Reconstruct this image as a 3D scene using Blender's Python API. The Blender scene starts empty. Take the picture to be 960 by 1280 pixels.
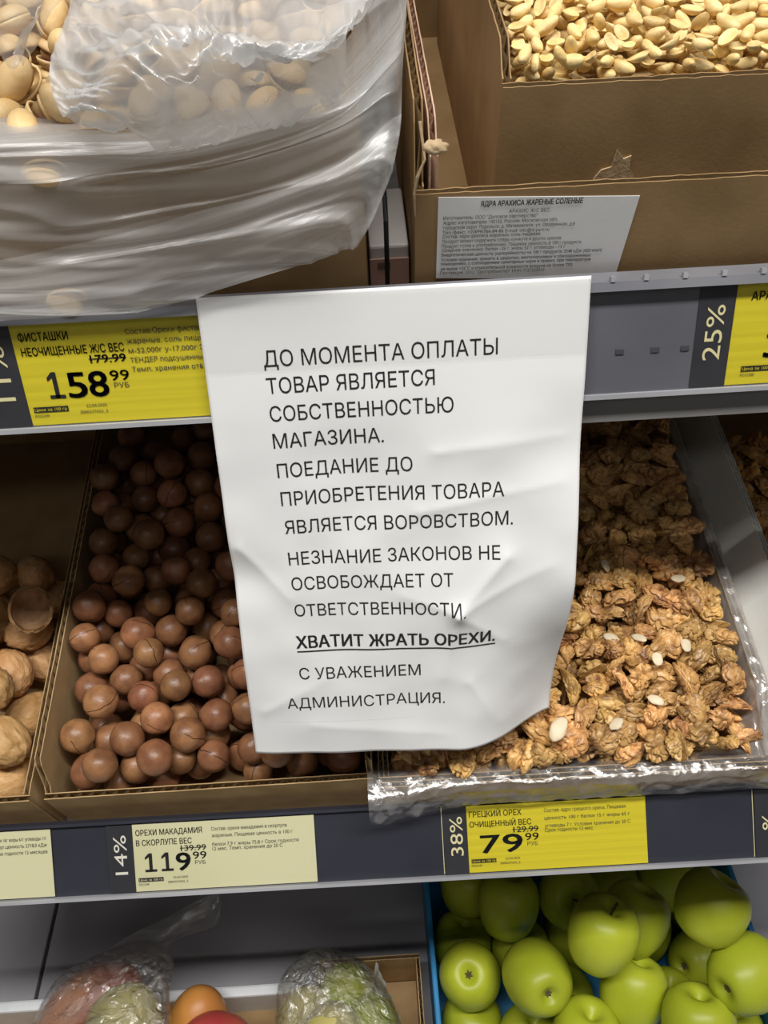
import bpy, bmesh, math, random
import numpy as np
from mathutils import Vector, Matrix, Euler, Quaternion, noise
rad = math.radians
SC = bpy.context.scene
COL = SC.collection
random.seed(7)

# ------------------------------------------------------------------ camera, world, lights, exposure
PITCH, ROLL, YAW, ZC, F = 26.0, 3.1, 0.8, 1.35, 1000.0
_p, _r, _y = rad(PITCH), rad(ROLL), rad(YAW)
FW = Vector((math.sin(_y) * math.cos(_p), math.cos(_y) * math.cos(_p), -math.sin(_p)))
_rt = Vector((math.cos(_y), -math.sin(_y), 0)); _up = _rt.cross(FW)
RT = _rt * math.cos(_r) - _up * math.sin(_r); UP = _up * math.cos(_r) + _rt * math.sin(_r)
CAM = Vector((0, 0, ZC))
cd = bpy.data.cameras.new('camera'); cam = bpy.data.objects.new('camera', cd); COL.objects.link(cam)
M = Matrix((RT, UP, -FW)).transposed().to_4x4(); M.translation = CAM; cam.matrix_world = M
cd.sensor_fit = 'VERTICAL'; cd.sensor_height = 36; cd.lens = F / 1280 * 36; cd.clip_start = 0.01
SC.camera = cam

w = bpy.data.worlds.new('store_ambient'); SC.world = w; w.use_nodes = True
w.node_tree.nodes['Background'].inputs[0].default_value = (1.0, 0.97, 0.93, 1)
w.node_tree.nodes['Background'].inputs[1].default_value = 0.04

def area(name, loc, target, sx, sy, power, color):
    l = bpy.data.lights.new(name, 'AREA'); l.shape = 'RECTANGLE'; l.size = sx; l.size_y = sy
    l.energy = power; l.color = color
    o = bpy.data.objects.new(name, l); COL.objects.link(o); o.location = loc
    o.rotation_euler = (Vector(target) - Vector(loc)).to_track_quat('-Z', 'X').to_euler()
    return o
a = area('ceiling_light', (0.1, -0.72, 3.05), (0.1, 0.3, 1.0), 0.28, 2.6, 82, (1.0, 0.98, 0.945))
area('ceiling_light', (0.0, -3.2, 3.1), (0.0, 0.4, 1.0), 0.3, 3.0, 9, (1.0, 0.98, 0.95))
SC.view_settings.view_transform = 'Standard'; SC.view_settings.look = 'None'
SC.view_settings.gamma = 1; SC.view_settings.use_curve_mapping = False
SC.view_settings.exposure = 0.0

# ------------------------------------------------------------------ frames
class Frame:
    def __init__(s, O, th):
        s.O = Vector(O); s.th = rad(th)
        s.d = Vector((0, math.cos(s.th), math.sin(s.th))); s.n = Vector((0, -math.sin(s.th), math.cos(s.th)))
    def W(s, u, w_, h): return s.O + Vector((u, 0, 0)) + s.d * w_ + s.n * h
    def L(s, P):
        v = Vector(P) - s.O; return Vector((v.x, v.dot(s.d), v.dot(s.n)))
    @property
    def rot(s): return Euler((s.th, 0, 0))
LO = Frame((0, .44, .893), 29)      # middle shelf, nuts
UPF = Frame((0, .425, 1.268), 27)   # upper shelf
BO = Frame((0, .6, .40), 19)        # bottom display deck
def ray(x, y): return FW + RT * ((x - 480) / F) - UP * ((y - 640) / F)
def on_plane(x, y, P0, n):
    d = ray(x, y); return CAM + d * ((Vector(P0) - CAM).dot(n) / d.dot(n))
def at_w(f, x, y, w_): return f.L(on_plane(x, y, f.O + f.d * w_, f.d))
def at_h(f, x, y, h): return f.L(on_plane(x, y, f.O + f.n * h, f.n))
def proj(P):
    v = Vector(P) - CAM; z = v.dot(FW); return 480 + F * v.dot(RT) / z, 640 - F * v.dot(UP) / z
def in_view(P, m=45):
    x, y = proj(P); return -m < x < 960 + m and -m < y < 1280 + m
def under_sheet(P, m=34):
    x, y = proj(P)
    if not (375 + m < y < 925 - m): return False
    return 245 + .133 * (y - 373) + m < x < 738 - .06 * (y - 346) - m - max(0, y - 800) * .15

# ------------------------------------------------------------------ materials
def nodes(name):
    m = bpy.data.materials.new(name); m.use_nodes = True
    nt = m.node_tree; return m, nt, nt.nodes['Principled BSDF']
def N(nt, t, **kw):
    n = nt.nodes.new(t)
    for k, v in kw.items():
        if k in n.inputs: n.inputs[k].default_value = v
        else: setattr(n, k, v)
    return n
def ramp(nt, stops):
    r = nt.nodes.new('ShaderNodeValToRGB'); e = r.color_ramp.elements
    while len(e) < len(stops): e.new(0.5)
    for x, (p, c) in zip(e, stops): x.position = p; x.color = (*c, 1)
    return r
def mat(name, c1, c2=None, scale=60, rough=.5, bump=0, bscale=None, stretch=(1, 1, 1), spec=.5, rnd=0, detail=4, lo=.35, hi=.65, **kw):
    m, nt, b = nodes(name); L = nt.links.new
    b.inputs['Roughness'].default_value = rough; b.inputs['Specular IOR Level'].default_value = spec
    for k, v in kw.items(): b.inputs[k.replace('_', ' ')].default_value = v
    c2 = c2 or c1
    tc = N(nt, 'ShaderNodeTexCoord'); mp = N(nt, 'ShaderNodeMapping'); mp.inputs['Scale'].default_value = stretch
    L(tc.outputs['Object'], mp.inputs['Vector'])
    oi = N(nt, 'ShaderNodeObjectInfo')
    nz = N(nt, 'ShaderNodeTexNoise', noise_dimensions='4D', Scale=scale, Detail=detail)
    L(mp.outputs[0], nz.inputs['Vector'])
    mul = N(nt, 'ShaderNodeMath', operation='MULTIPLY'); mul.inputs[1].default_value = 40 if rnd else 0
    L(oi.outputs['Random'], mul.inputs[0]); L(mul.outputs[0], nz.inputs['W'])
    r = ramp(nt, [(lo, c1), (hi, c2)]); L(nz.outputs['Fac'], r.inputs[0])
    out = r.outputs[0]
    if rnd:
        hs = N(nt, 'ShaderNodeHueSaturation')
        mr = N(nt, 'ShaderNodeMapRange'); mr.inputs[3].default_value = 1 - rnd; mr.inputs[4].default_value = 1 + rnd
        L(oi.outputs['Random'], mr.inputs[0]); L(mr.outputs[0], hs.inputs['Value'])
        mh = N(nt, 'ShaderNodeMapRange'); mh.inputs[3].default_value = .5 - rnd * .035; mh.inputs[4].default_value = .5 + rnd * .035
        fr = N(nt, 'ShaderNodeMath', operation='FRACT'); m7 = N(nt, 'ShaderNodeMath', operation='MULTIPLY'); m7.inputs[1].default_value = 7.3
        L(oi.outputs['Random'], m7.inputs[0]); L(m7.outputs[0], fr.inputs[0]); L(fr.outputs[0], mh.inputs[0]); L(mh.outputs[0], hs.inputs['Hue'])
        L(out, hs.inputs['Color']); out = hs.outputs[0]
    L(out, b.inputs['Base Color'])
    if bump:
        nb = N(nt, 'ShaderNodeTexNoise', Scale=bscale or scale, Detail=4); L(mp.outputs[0], nb.inputs['Vector'])
        bp = N(nt, 'ShaderNodeBump', Strength=bump, Distance=.002); L(nb.outputs['Fac'], bp.inputs['Height']); L(bp.outputs[0], b.inputs['Normal'])
    return m
def film(name, op_lo, op_hi, scale, stretch, col=(.85, .84, .83), rough=.22, bump=.6, gloss=.35, dist=.004):
    """thin crumpled polythene: see-through with milky creases"""
    m, nt, b = nodes(name); L = nt.links.new; nt.nodes.remove(b)
    out = nt.nodes['Material Output']
    tc = N(nt, 'ShaderNodeTexCoord'); mp = N(nt, 'ShaderNodeMapping'); mp.inputs['Scale'].default_value = stretch
    L(tc.outputs['UV'], mp.inputs['Vector'])
    nz = N(nt, 'ShaderNodeTexNoise', Scale=scale, Detail=5, Distortion=.6); L(mp.outputs[0], nz.inputs['Vector'])
    n2 = N(nt, 'ShaderNodeTexNoise', Scale=3.0, Detail=2); L(tc.outputs['UV'], n2.inputs['Vector'])
    ad = N(nt, 'ShaderNodeMath', operation='ADD'); L(nz.outputs['Fac'], ad.inputs[0]); L(n2.outputs['Fac'], ad.inputs[1])
    mr = N(nt, 'ShaderNodeMapRange'); mr.inputs[1].default_value = .75; mr.inputs[2].default_value = 1.3
    mr.inputs[3].default_value = op_lo; mr.inputs[4].default_value = op_hi; L(ad.outputs[0], mr.inputs[0])
    bp = N(nt, 'ShaderNodeBump', Strength=bump, Distance=dist); L(nz.outputs['Fac'], bp.inputs['Height'])
    df = N(nt, 'ShaderNodeBsdfDiffuse'); df.inputs[0].default_value = (*col, 1); L(bp.outputs[0], df.inputs['Normal'])
    tl = N(nt, 'ShaderNodeBsdfTranslucent'); tl.inputs[0].default_value = (*col, 1); L(bp.outputs[0], tl.inputs['Normal'])
    mx = N(nt, 'ShaderNodeMixShader'); mx.inputs[0].default_value = .4; L(df.outputs[0], mx.inputs[1]); L(tl.outputs[0], mx.inputs[2])
    tr = N(nt, 'ShaderNodeBsdfTransparent')
    m2 = N(nt, 'ShaderNodeMixShader'); L(mr.outputs[0], m2.inputs[0]); L(tr.outputs[0], m2.inputs[1]); L(mx.outputs[0], m2.inputs[2])
    gl = N(nt, 'ShaderNodeBsdfGlossy'); gl.inputs['Roughness'].default_value = rough; L(bp.outputs[0], gl.inputs['Normal'])
    lw = N(nt, 'ShaderNodeLayerWeight'); L(bp.outputs[0], lw.inputs['Normal'])
    pw = N(nt, 'ShaderNodeMath', operation='POWER'); pw.inputs[1].default_value = 4; L(lw.outputs['Facing'], pw.inputs[0])
    fm = N(nt, 'ShaderNodeMath', operation='MULTIPLY_ADD', use_clamp=True); fm.inputs[1].default_value = .55; fm.inputs[2].default_value = gloss
    L(pw.outputs[0], fm.inputs[0])
    m3 = N(nt, 'ShaderNodeMixShader'); L(fm.outputs[0], m3.inputs[0]); L(m2.outputs[0], m3.inputs[1]); L(gl.outputs[0], m3.inputs[2])
    L(m3.outputs[0], out.inputs['Surface'])
    return m

M_ = {}
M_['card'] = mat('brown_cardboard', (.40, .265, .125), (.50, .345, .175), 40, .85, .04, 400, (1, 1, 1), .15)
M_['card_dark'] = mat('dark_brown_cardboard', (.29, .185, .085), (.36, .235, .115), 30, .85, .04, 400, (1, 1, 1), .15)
M_['card_torn'] = mat('torn_cardboard_fibre', (.42, .30, .17), (.52, .39, .24), 200, .95, .15, 500, spec=.05)
M_['card_white'] = mat('white_faced_cardboard', (.76, .76, .72), (.82, .82, .78), 25, .6, .1, 500)
M_['card_pink'] = mat('pale_board', (.52, .33, .22), (.62, .42, .30), 30, .8, .2, 600)
M_['paper'] = mat('white_office_paper', (.80, .80, .80), (.84, .84, .83), 8, .6, .12, 35, spec=.25)
M_['ink'] = mat('black_ink', (.012, .012, .013), rough=.6)
M_['ink_soft'] = mat('faded_black_ink', (.06, .055, .04), rough=.7)
M_['ink_red'] = mat('dark_red_ink', (.20, .06, .05), rough=.7)
M_['yellow'] = mat('yellow_tag_paper', (.62, .52, .022), (.70, .59, .028), 6, .5, stretch=(1, 1, 60))
M_['cream'] = mat('cream_tag_paper', (.66, .63, .38), (.71, .68, .43), 8, .5)
M_['strip'] = mat('black_tag_paper', (.03, .03, .036), (.038, .038, .046), 30, .5)
M_['strip_ink'] = mat('pale_yellow_ink', (.75, .68, .38), rough=.6)
M_['white_ink'] = mat('white_ink', (.75, .73, .62), rough=.6)
M_['navy'] = mat('navy_rail_insert', (.026, .028, .040), (.034, .036, .050), 20, .45)
M_['rail'] = mat('grey_rail_plastic', (.115, .118, .138), (.16, .16, .18), 9, .4, .1, 60)
M_['rail_slot'] = mat('dark_rail_slot', (.06, .06, .07), rough=.6)
M_['rail_edge'] = mat('pale_rail_lip', (.30, .30, .32), (.40, .40, .42), 12, .22)
M_['rail_top'] = mat('grey_rail_top', (.17, .17, .19), (.23, .23, .25), 12, .3)
M_['metal'] = mat('grey_painted_steel', (.14, .135, .13), (.18, .175, .17), 14, .45)
M_['wire'] = mat('black_wire', (.02, .02, .022), rough=.4, Metallic=.4)
M_['deck'] = mat('glossy_dark_grey_panel', (.40, .39, .42), (.46, .45, .48), 5, .26)
M_['back'] = mat('dark_back_panel', (.05, .045, .045), (.07, .065, .065), 5, .7)
M_['floor'] = mat('store_floor', (.46, .45, .43), (.52, .51, .49), 3, .4)
M_['white_foam'] = mat('white_crate_plastic', (.66, .68, .70), (.72, .74, .76), 60, .45)
M_['blue'] = mat('blue_crate_plastic', (.02, .19, .42), (.03, .24, .50), 12, .4)
M_['film'] = film('milky_liner_film', .22, .52, 2.2, (1, 4, 1), gloss=.055, bump=.25, rough=.28)
M_['film_crumple'] = film('crumpled_liner_film', .52, .84, 4, (1, 1, 1), gloss=.10, bump=.35, rough=.30)
M_['film_clear'] = film('clear_liner_film', .30, .58, 5, (6, 1, 1), gloss=.14, rough=.16, bump=.5)
M_['film_edge'] = film('clear_edge_film', .06, .34, 6, (5, 1, 1), gloss=.14, rough=.18, bump=.5)
M_['bag_tail'] = film('loose_bag_film', .14, .42, 5, (1, 1, 1), gloss=.16, rough=.16, bump=.6)
M_['bag'] = film('produce_bag_film', .08, .36, 9, (1, 1, 1), gloss=.24, rough=.20, bump=1.0, dist=.016)
def seam():
    nt = M_['macadamia'].node_tree; L = nt.links.new; b = nt.nodes['Principled BSDF']
    tc = N(nt, 'ShaderNodeTexCoord'); sp = N(nt, 'ShaderNodeSeparateXYZ'); L(tc.outputs['Object'], sp.inputs[0])
    n1 = N(nt, 'ShaderNodeTexNoise', Scale=130.0, Detail=1); L(tc.outputs['Object'], n1.inputs['Vector'])
    ma = N(nt, 'ShaderNodeMath', operation='MULTIPLY_ADD'); ma.inputs[1].default_value = .004; ma.inputs[2].default_value = -.002; L(n1.outputs['Fac'], ma.inputs[0])
    ad = N(nt, 'ShaderNodeMath', operation='ADD'); L(ma.outputs[0], ad.inputs[0]); L(sp.outputs[0], ad.inputs[1])
    ab = N(nt, 'ShaderNodeMath', operation='ABSOLUTE'); L(ad.outputs[0], ab.inputs[0])
    lt = N(nt, 'ShaderNodeMath', operation='LESS_THAN'); lt.inputs[1].default_value = .00032; L(ab.outputs[0], lt.inputs[0])
    gt = N(nt, 'ShaderNodeMath', operation='GREATER_THAN'); gt.inputs[1].default_value = -.001; L(sp.outputs[2], gt.inputs[0])
    oi = N(nt, 'ShaderNodeObjectInfo'); g2 = N(nt, 'ShaderNodeMath', operation='GREATER_THAN'); g2.inputs[1].default_value = .3; L(oi.outputs['Random'], g2.inputs[0])
    m1 = N(nt, 'ShaderNodeMath', operation='MULTIPLY'); L(lt.outputs[0], m1.inputs[0]); L(gt.outputs[0], m1.inputs[1])
    m2 = N(nt, 'ShaderNodeMath', operation='MULTIPLY'); L(m1.outputs[0], m2.inputs[0]); L(g2.outputs[0], m2.inputs[1])
    src = b.inputs['Base Color'].links[0].from_socket
    mx = N(nt, 'ShaderNodeMix', data_type='RGBA'); L(m2.outputs[0], mx.inputs[0]); L(src, mx.inputs[6]); mx.inputs[7].default_value = (.03, .012, .006, 1)
    L(mx.outputs[2], b.inputs['Base Color'])
def clear():
    m, nt, b = nodes('clear_cover_plastic'); nt.nodes.remove(b); L = nt.links.new
    tr = N(nt, 'ShaderNodeBsdfTransparent'); tr.inputs[0].default_value = (.97, .97, .97, 1)
    gl = N(nt, 'ShaderNodeBsdfGlossy'); gl.inputs['Roughness'].default_value = .12
    lw = N(nt, 'ShaderNodeLayerWeight'); pw = N(nt, 'ShaderNodeMath', operation='POWER'); pw.inputs[1].default_value = 5
    fr = N(nt, 'ShaderNodeMath', operation='MULTIPLY_ADD'); fr.inputs[1].default_value = .6; fr.inputs[2].default_value = .04
    L(lw.outputs['Facing'], pw.inputs[0]); L(pw.outputs[0], fr.inputs[0]); mx = N(nt, 'ShaderNodeMixShader')
    L(fr.outputs[0], mx.inputs[0]); L(tr.outputs[0], mx.inputs[1]); L(gl.outputs[0], mx.inputs[2])
    L(mx.outputs[0], nt.nodes['Material Output'].inputs['Surface']); return m
M_['clear'] = clear()
M_['macadamia'] = mat('macadamia_shell', (.20, .083, .038), (.36, .165, .075), 90, .38, .12, 500, spec=.5, rnd=.28)
seam()
M_['crack'] = mat('dark_seam', (.02, .008, .004), rough=.8)
M_['walnut'] = mat('walnut_shell', (.46, .24, .085), (.66, .40, .18), 110, .6, 1.0, 190, (1, 1, .45), rnd=.15)
M_['walnut_in'] = mat('walnut_shell_inside', (.25, .13, .06), (.42, .24, .12), 120, .7, .3, 300)
M_['kernel'] = mat('walnut_kernel_skin', (.17, .062, .018), (.68, .39, .14), 75, .36, .06, 300, spec=.5, rnd=.28, lo=.30, hi=.56)
M_['kernel_pale'] = mat('walnut_broken_flesh', (.72, .58, .38), (.80, .68, .48), 140, .55, .2, 400, rnd=.08)
M_['peanut'] = mat('salted_roasted_peanut', (.78, .53, .20), (.89, .70, .34), 130, .48, .15, 500, rnd=.13)
M_['pist'] = mat('pistachio_shell', (.66, .44, .19), (.76, .56, .29), 110, .5, .15, 300, rnd=.12)
M_['pist_k'] = mat('pistachio_kernel', (.30, .20, .06), (.34, .14, .09), 160, .6, .2, 300)
M_['apple'] = mat('green_apple_skin', (.36, .41, .022), (.44, .48, .035), 22, .38, rnd=.09, spec=.35)
M_['stem'] = mat('brown_stem', (.09, .05, .02), rough=.8)
M_['calyx'] = mat('dry_calyx', (.10, .085, .03), rough=.9)
M_['mango'] = mat('mango_skin', (.62, .24, .07), (.46, .10, .06), 9, .4, spec=.4)
M_['mango_y'] = mat('yellow_mango_skin', (.60, .30, .06), (.52, .20, .05), 9, .4, spec=.4)
M_['mango_r'] = mat('red_mango_skin', (.42, .05, .05), (.5, .12, .06), 9, .4)
M_['pale_fruit'] = mat('pale_green_fruit_skin', (.50, .44, .13), (.58, .50, .18), 9, .4)
M_['label_green'] = mat('green_sticker', (.10, .30, .06), rough=.5)
M_['pack_white'] = mat('pack_white_print', (.86, .83, .82), (.90, .87, .86), 10, .4)
M_['pack_pink'] = mat('pack_pink_print', (.70, .42, .33), (.76, .48, .40), 10, .45)

# ------------------------------------------------------------------ mesh helpers
class MB:
    def __init__(s): s.v = []; s.f = []; s.mi = []; s.uv = None
    def add(s, vs, fs, mi=0):
        o = len(s.v); s.v += [tuple(v) for v in vs]; s.f += [tuple(i + o for i in f) for f in fs]; s.mi += [mi] * len(fs); return s
    def box(s, a, b, mi=0):
        (x0, y0, z0), (x1, y1, z1) = a, b
        return s.add([(x0, y0, z0), (x1, y0, z0), (x1, y1, z0), (x0, y1, z0), (x0, y0, z1), (x1, y0, z1), (x1, y1, z1), (x0, y1, z1)],
                     [(0, 3, 2, 1), (4, 5, 6, 7), (0, 1, 5, 4), (1, 2, 6, 5), (2, 3, 7, 6), (3, 0, 4, 7)], mi)
    def tube(s, pts, r, n=10, mi=0, cap=True):
        pts = [Vector(p) for p in pts]; rs = r if isinstance(r, (list, tuple)) else [r] * len(pts)
        vs = []; fs = []
        for i, p in enumerate(pts):
            t = (pts[min(i + 1, len(pts) - 1)] - pts[max(i - 1, 0)]).normalized()
            a_ = t.orthogonal().normalized() if i == 0 else (a_ - t * a_.dot(t)).normalized()
            b_ = t.cross(a_)
            vs += [p + (a_ * math.cos(q) + b_ * math.sin(q)) * rs[i] for q in [2 * math.pi * k / n for k in range(n)]]
        for i in range(len(pts) - 1):
            for k in range(n): fs.append((i * n + k, i * n + (k + 1) % n, (i + 1) * n + (k + 1) % n, (i + 1) * n + k))
        if cap: fs += [tuple(range(n))[::-1], tuple((len(pts) - 1) * n + k for k in range(n))]
        return s.add(vs, fs, mi)
    def grid(s, fn, nu, nv, mi=0):
        vs = [fn(i / nu, j / nv) for j in range(nv + 1) for i in range(nu + 1)]
        fs = [(j * (nu + 1) + i, j * (nu + 1) + i + 1, (j + 1) * (nu + 1) + i + 1, (j + 1) * (nu + 1) + i) for j in range(nv) for i in range(nu)]
        s.uv = [(i / nu, j / nv) for j in range(nv + 1) for i in range(nu + 1)]
        return s.add(vs, fs, mi)
    def mesh(s, name, mats, smooth=False):
        me = bpy.data.meshes.new(name); me.from_pydata(s.v, [], s.f)
        for m in (mats if isinstance(mats, list) else [mats]): me.materials.append(M_[m])
        for p, i in zip(me.polygons, s.mi): p.material_index = i; p.use_smooth = smooth
        if s.uv and len(s.uv) == len(s.v):
            ul = me.uv_layers.new(name='UVMap')
            for l in me.loops: ul.data[l.index].uv = s.uv[l.vertex_index]
        me.update(); return me
    def build(s, name, mats, parent=None, smooth=False, bevel=0):
        o = bpy.data.objects.new(name, s.mesh(name, mats, smooth)); COL.objects.link(o)
        if parent: o.parent = parent
        if bevel:
            b = o.modifiers.new('bevel', 'BEVEL'); b.width = bevel; b.segments = 2; b.limit_method = 'ANGLE'
        return o
def tag(o, label, cat=None, group=None, kind=None):
    o['label'] = label
    if cat: o['category'] = cat
    if group: o['group'] = group
    if kind: o['kind'] = kind
    return o
def thing(name, label, cat, loc=(0, 0, 0), rot=(0, 0, 0), group=None):
    o = bpy.data.objects.new(name, None); COL.objects.link(o); o.empty_display_size = .01
    o.location = loc; o.rotation_euler = rot; return tag(o, label, cat, group)
def nz(p, s=1.0, seed=0.0): return noise.noise(Vector(p) * s + Vector((seed, seed * 1.7, -seed)))

def board(mb, p0, a_, b_, c_, L, H, t=.0045, pitch=.0085, double=False, seed=0, Hfn=None, rough=.0007):
    """corrugated board: liners with a frayed top edge and a zigzag flute between; a=length, b=up, c=thickness"""
    p0, a_, b_, c_ = Vector(p0), Vector(a_).normalized(), Vector(b_).normalized(), Vector(c_).normalized()
    lt = .0007; n = max(6, int(L / .004))
    hf = Hfn or (lambda x: H)
    offs = [0, t - lt] + ([t / 2 - lt / 2] if double else [])
    for q, o in enumerate(offs):
        vs = []; fs = []
        for i in range(n + 1):
            x = L * i / n; hh = hf(x) + rough * nz((x * 190, q * 3.1, seed), 1) + rough * .7 * nz((x * 60, q, seed + 4), 1)
            for (cc, bb) in ((o, 0), (o + lt, 0), (o + lt, hh), (o, hh)): vs.append(p0 + a_ * x + b_ * bb + c_ * cc)
        for i in range(n):
            k = i * 4
            for j in range(4): fs.append((k + j, k + (j + 1) % 4, k + 4 + (j + 1) % 4, k + 4 + j))
        fs += [(0, 3, 2, 1), (n * 4, n * 4 + 1, n * 4 + 2, n * 4 + 3)]
        mb.add(vs, fs, 0)
    bands = [(lt, t / 2 - lt / 2), (t / 2 + lt / 2, t - lt)] if double else [(lt, t - lt)]
    for c0, c1 in bands:
        m = max(2, int(L / (pitch / 2))); vs = []; fs = []
        for i in range(m + 1):
            x = L * i / m; cc = c0 if i % 2 else c1
            hh = hf(x) - .0006 + .0005 * nz((x * 150, 9, seed), 1)
            vs += [p0 + a_ * x + c_ * cc, p0 + a_ * x + c_ * cc + b_ * hh]
        for i in range(m): fs.append((2 * i, 2 * i + 2, 2 * i + 3, 2 * i + 1))
        mb.add(vs, fs, 0)
        # paper core thickness is shown by a second, shifted sheet
        vs2 = [Vector(v) + a_ * .0005 for v in vs]; mb.add(vs2, fs, 0)
    return mb

# ------------------------------------------------------------------ text
from mathutils.geometry import delaunay_2d_cdt
def outlines(body, res):
    cu = bpy.data.curves.new('t', 'FONT'); cu.body = body; cu.size = 1
    o = bpy.data.objects.new('t', cu); COL.objects.link(o); bpy.context.view_layer.update()
    c2 = o.to_curve(bpy.context.evaluated_depsgraph_get()); loops = []
    for sp in c2.splines:
        pts = []
        if sp.type == 'BEZIER':
            bp = sp.bezier_points; n = len(bp)
            for k in range(n):
                a_, b_ = bp[k], bp[(k + 1) % n]
                p0, p1, p2, p3 = (q.to_2d() for q in (a_.co, a_.handle_right, b_.co, b_.handle_left)); p2, p3 = p3, p2
                flat = abs((p1 - p0).cross(p3 - p0)) + abs((p2 - p0).cross(p3 - p0)) < 1e-5
                for q in range(1 if flat else res):
                    t = q / res; pts.append(p0 * (1 - t) ** 3 + p1 * 3 * t * (1 - t) ** 2 + p2 * 3 * t * t * (1 - t) + p3 * t ** 3)
        else: pts = [Vector((p.co.x, p.co.y)) for p in sp.points]
        if len(pts) > 2: loops.append(pts)
    o.to_curve_clear(); bpy.data.objects.remove(o); bpy.data.curves.remove(cu); return loops
def text2d(s, x, y, width=None, cap=None, bold=0, align='L', slant=0, res=2, fine=0):
    """outlines filled by winding number, so that overlapping strokes of a letter stay solid"""
    loops = outlines(s, res + 1); pv = []; pe = []
    for lp in loops:
        o = len(pv); pv += lp; pe += [(o + k, o + (k + 1) % len(lp)) for k in range(len(lp))]
    vs, _, tri, *_r = delaunay_2d_cdt(pv, pe, [], 0, 1e-5)
    arr = [np.array([(p.x, p.y) for p in lp]) for lp in loops]
    if tri:
        C3 = np.array([[(vs[i].x + vs[j].x + vs[k].x) / 3, (vs[i].y + vs[j].y + vs[k].y) / 3] for i, j, k in tri]); W_ = np.zeros(len(tri))
        for a_ in arr:
            b_ = np.roll(a_, -1, 0)
            for (ax, ay), (bx, by) in zip(a_, b_):
                up_ = (ay <= C3[:, 1]) & (by > C3[:, 1]); dn = (ay > C3[:, 1]) & (by <= C3[:, 1])
                left = (bx - ax) * (C3[:, 1] - ay) - (C3[:, 0] - ax) * (by - ay)
                W_ += (up_ & (left > 0)); W_ -= (dn & (left < 0))
        fs = [tuple(t) for t, w_ in zip(tri, W_) if w_ != 0]
    vs = [Vector((v.x, v.y, 0)) for v in vs]
    if fine:                                          # small triangles that can follow a curved sheet
        bm = bmesh.new(); bv = [bm.verts.new(v) for v in vs]
        for f in fs:
            try: bm.faces.new([bv[i] for i in f])
            except ValueError: pass
        for _ in range(5):
            bmesh.ops.triangulate(bm, faces=bm.faces[:])
            lg = [e for e in bm.edges if e.calc_length() > fine]
            if not lg: break
            bmesh.ops.subdivide_edges(bm, edges=lg, cuts=1)
        bmesh.ops.triangulate(bm, faces=bm.faces[:]); bm.verts.index_update()
        vs = [v.co.copy() for v in bm.verts]; fs = [tuple(v.index for v in f.verts) for f in bm.faces]; bm.free()
    x0 = min(v.x for v in vs); x1 = max(v.x for v in vs)
    if cap is None: cap = .73 * width / (x1 - x0)
    sy = cap / .73; sx = width / (x1 - x0) if width else sy
    W = (x1 - x0) * sx
    ox = x - (W if align == 'R' else W / 2 if align == 'C' else 0)
    out = [(ox + (v.x - x0) * sx, y + v.y * sy) for v in vs]
    if bold > .004:                                  # heavier print: overprint with small shifts
        base, bf, n = out, fs, len(out); b_ = bold * sy; out = []; fs = []
        for k, (dx, dy) in enumerate(((-b_, -b_ * .5), (b_, -b_ * .5), (-b_, b_ * .5), (b_, b_ * .5), (0, 0))):
            out += [(p[0] + dx, p[1] + dy) for p in base]; fs += [tuple(i + k * n for i in f) for f in bf]
    return out, fs
def digits2d(s, x_right, y, width, cap, bold):
    """price figures set one by one; the 1 stands on a foot"""
    n = len(s); slot = width / n; vs = []; fs = []
    for i, c in enumerate(s):
        x0 = x_right - width + i * slot; parts = []
        if c == '1':
            st_ = slot * .20; m = x0 + slot * .52; f = cap * .13
            parts = [rect2d(m - st_ / 2, y, m + st_ / 2, y + cap), rect2d(m - slot * .36, y, m + slot * .36, y + f),
                     ([(m - st_ / 2, y + cap), (m - slot * .34, y + cap * .80), (m - slot * .34, y + cap * .66), (m - st_ / 2, y + cap * .80)], [(0, 1, 2, 3)])]
        else: parts = [text2d(c, x0 + slot * .07, y, width=slot * .86, cap=cap, bold=bold)]
        for a_, b_ in parts:
            o = len(vs); vs += a_; fs += [tuple(k + o for k in q) for q in b_]
    return vs, fs
def put(mb, tx, fn, mi=0):
    vs, fs = tx; mb.add([fn(a_, b_) for a_, b_ in vs], fs, mi)
def rect2d(x0, y0, x1, y1): return [(x0, y0), (x1, y0), (x1, y1), (x0, y1)], [(0, 1, 2, 3)]
def rot90(tx, cx, cy):
    return [(cx - (b_ - 0), cy + a_) for a_, b_ in tx[0]], tx[1]

# ------------------------------------------------------------------ setting
fl = MB().box((-2.5, -3.5, -.05), (2.5, 1.0, 0)).build('floor', 'floor'); fl['kind'] = 'structure'
wb = MB().box((-1.2, .90, 0), (1.2, .93, 1.9)).build('wall_back', 'back'); wb['kind'] = 'structure'

def extrude_profile(mb, prof, x0, x1, mi=0):
    n = len(prof); vs = [(x0, *p) for p in prof] + [(x1, *p) for p in prof]
    fs = [tuple(range(n))[::-1], tuple(range(n, 2 * n))] + [(i, (i + 1) % n, n + (i + 1) % n, n + i) for i in range(n)]
    return mb.add(vs, fs, mi)
X0, X1 = -.55, .55
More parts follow.
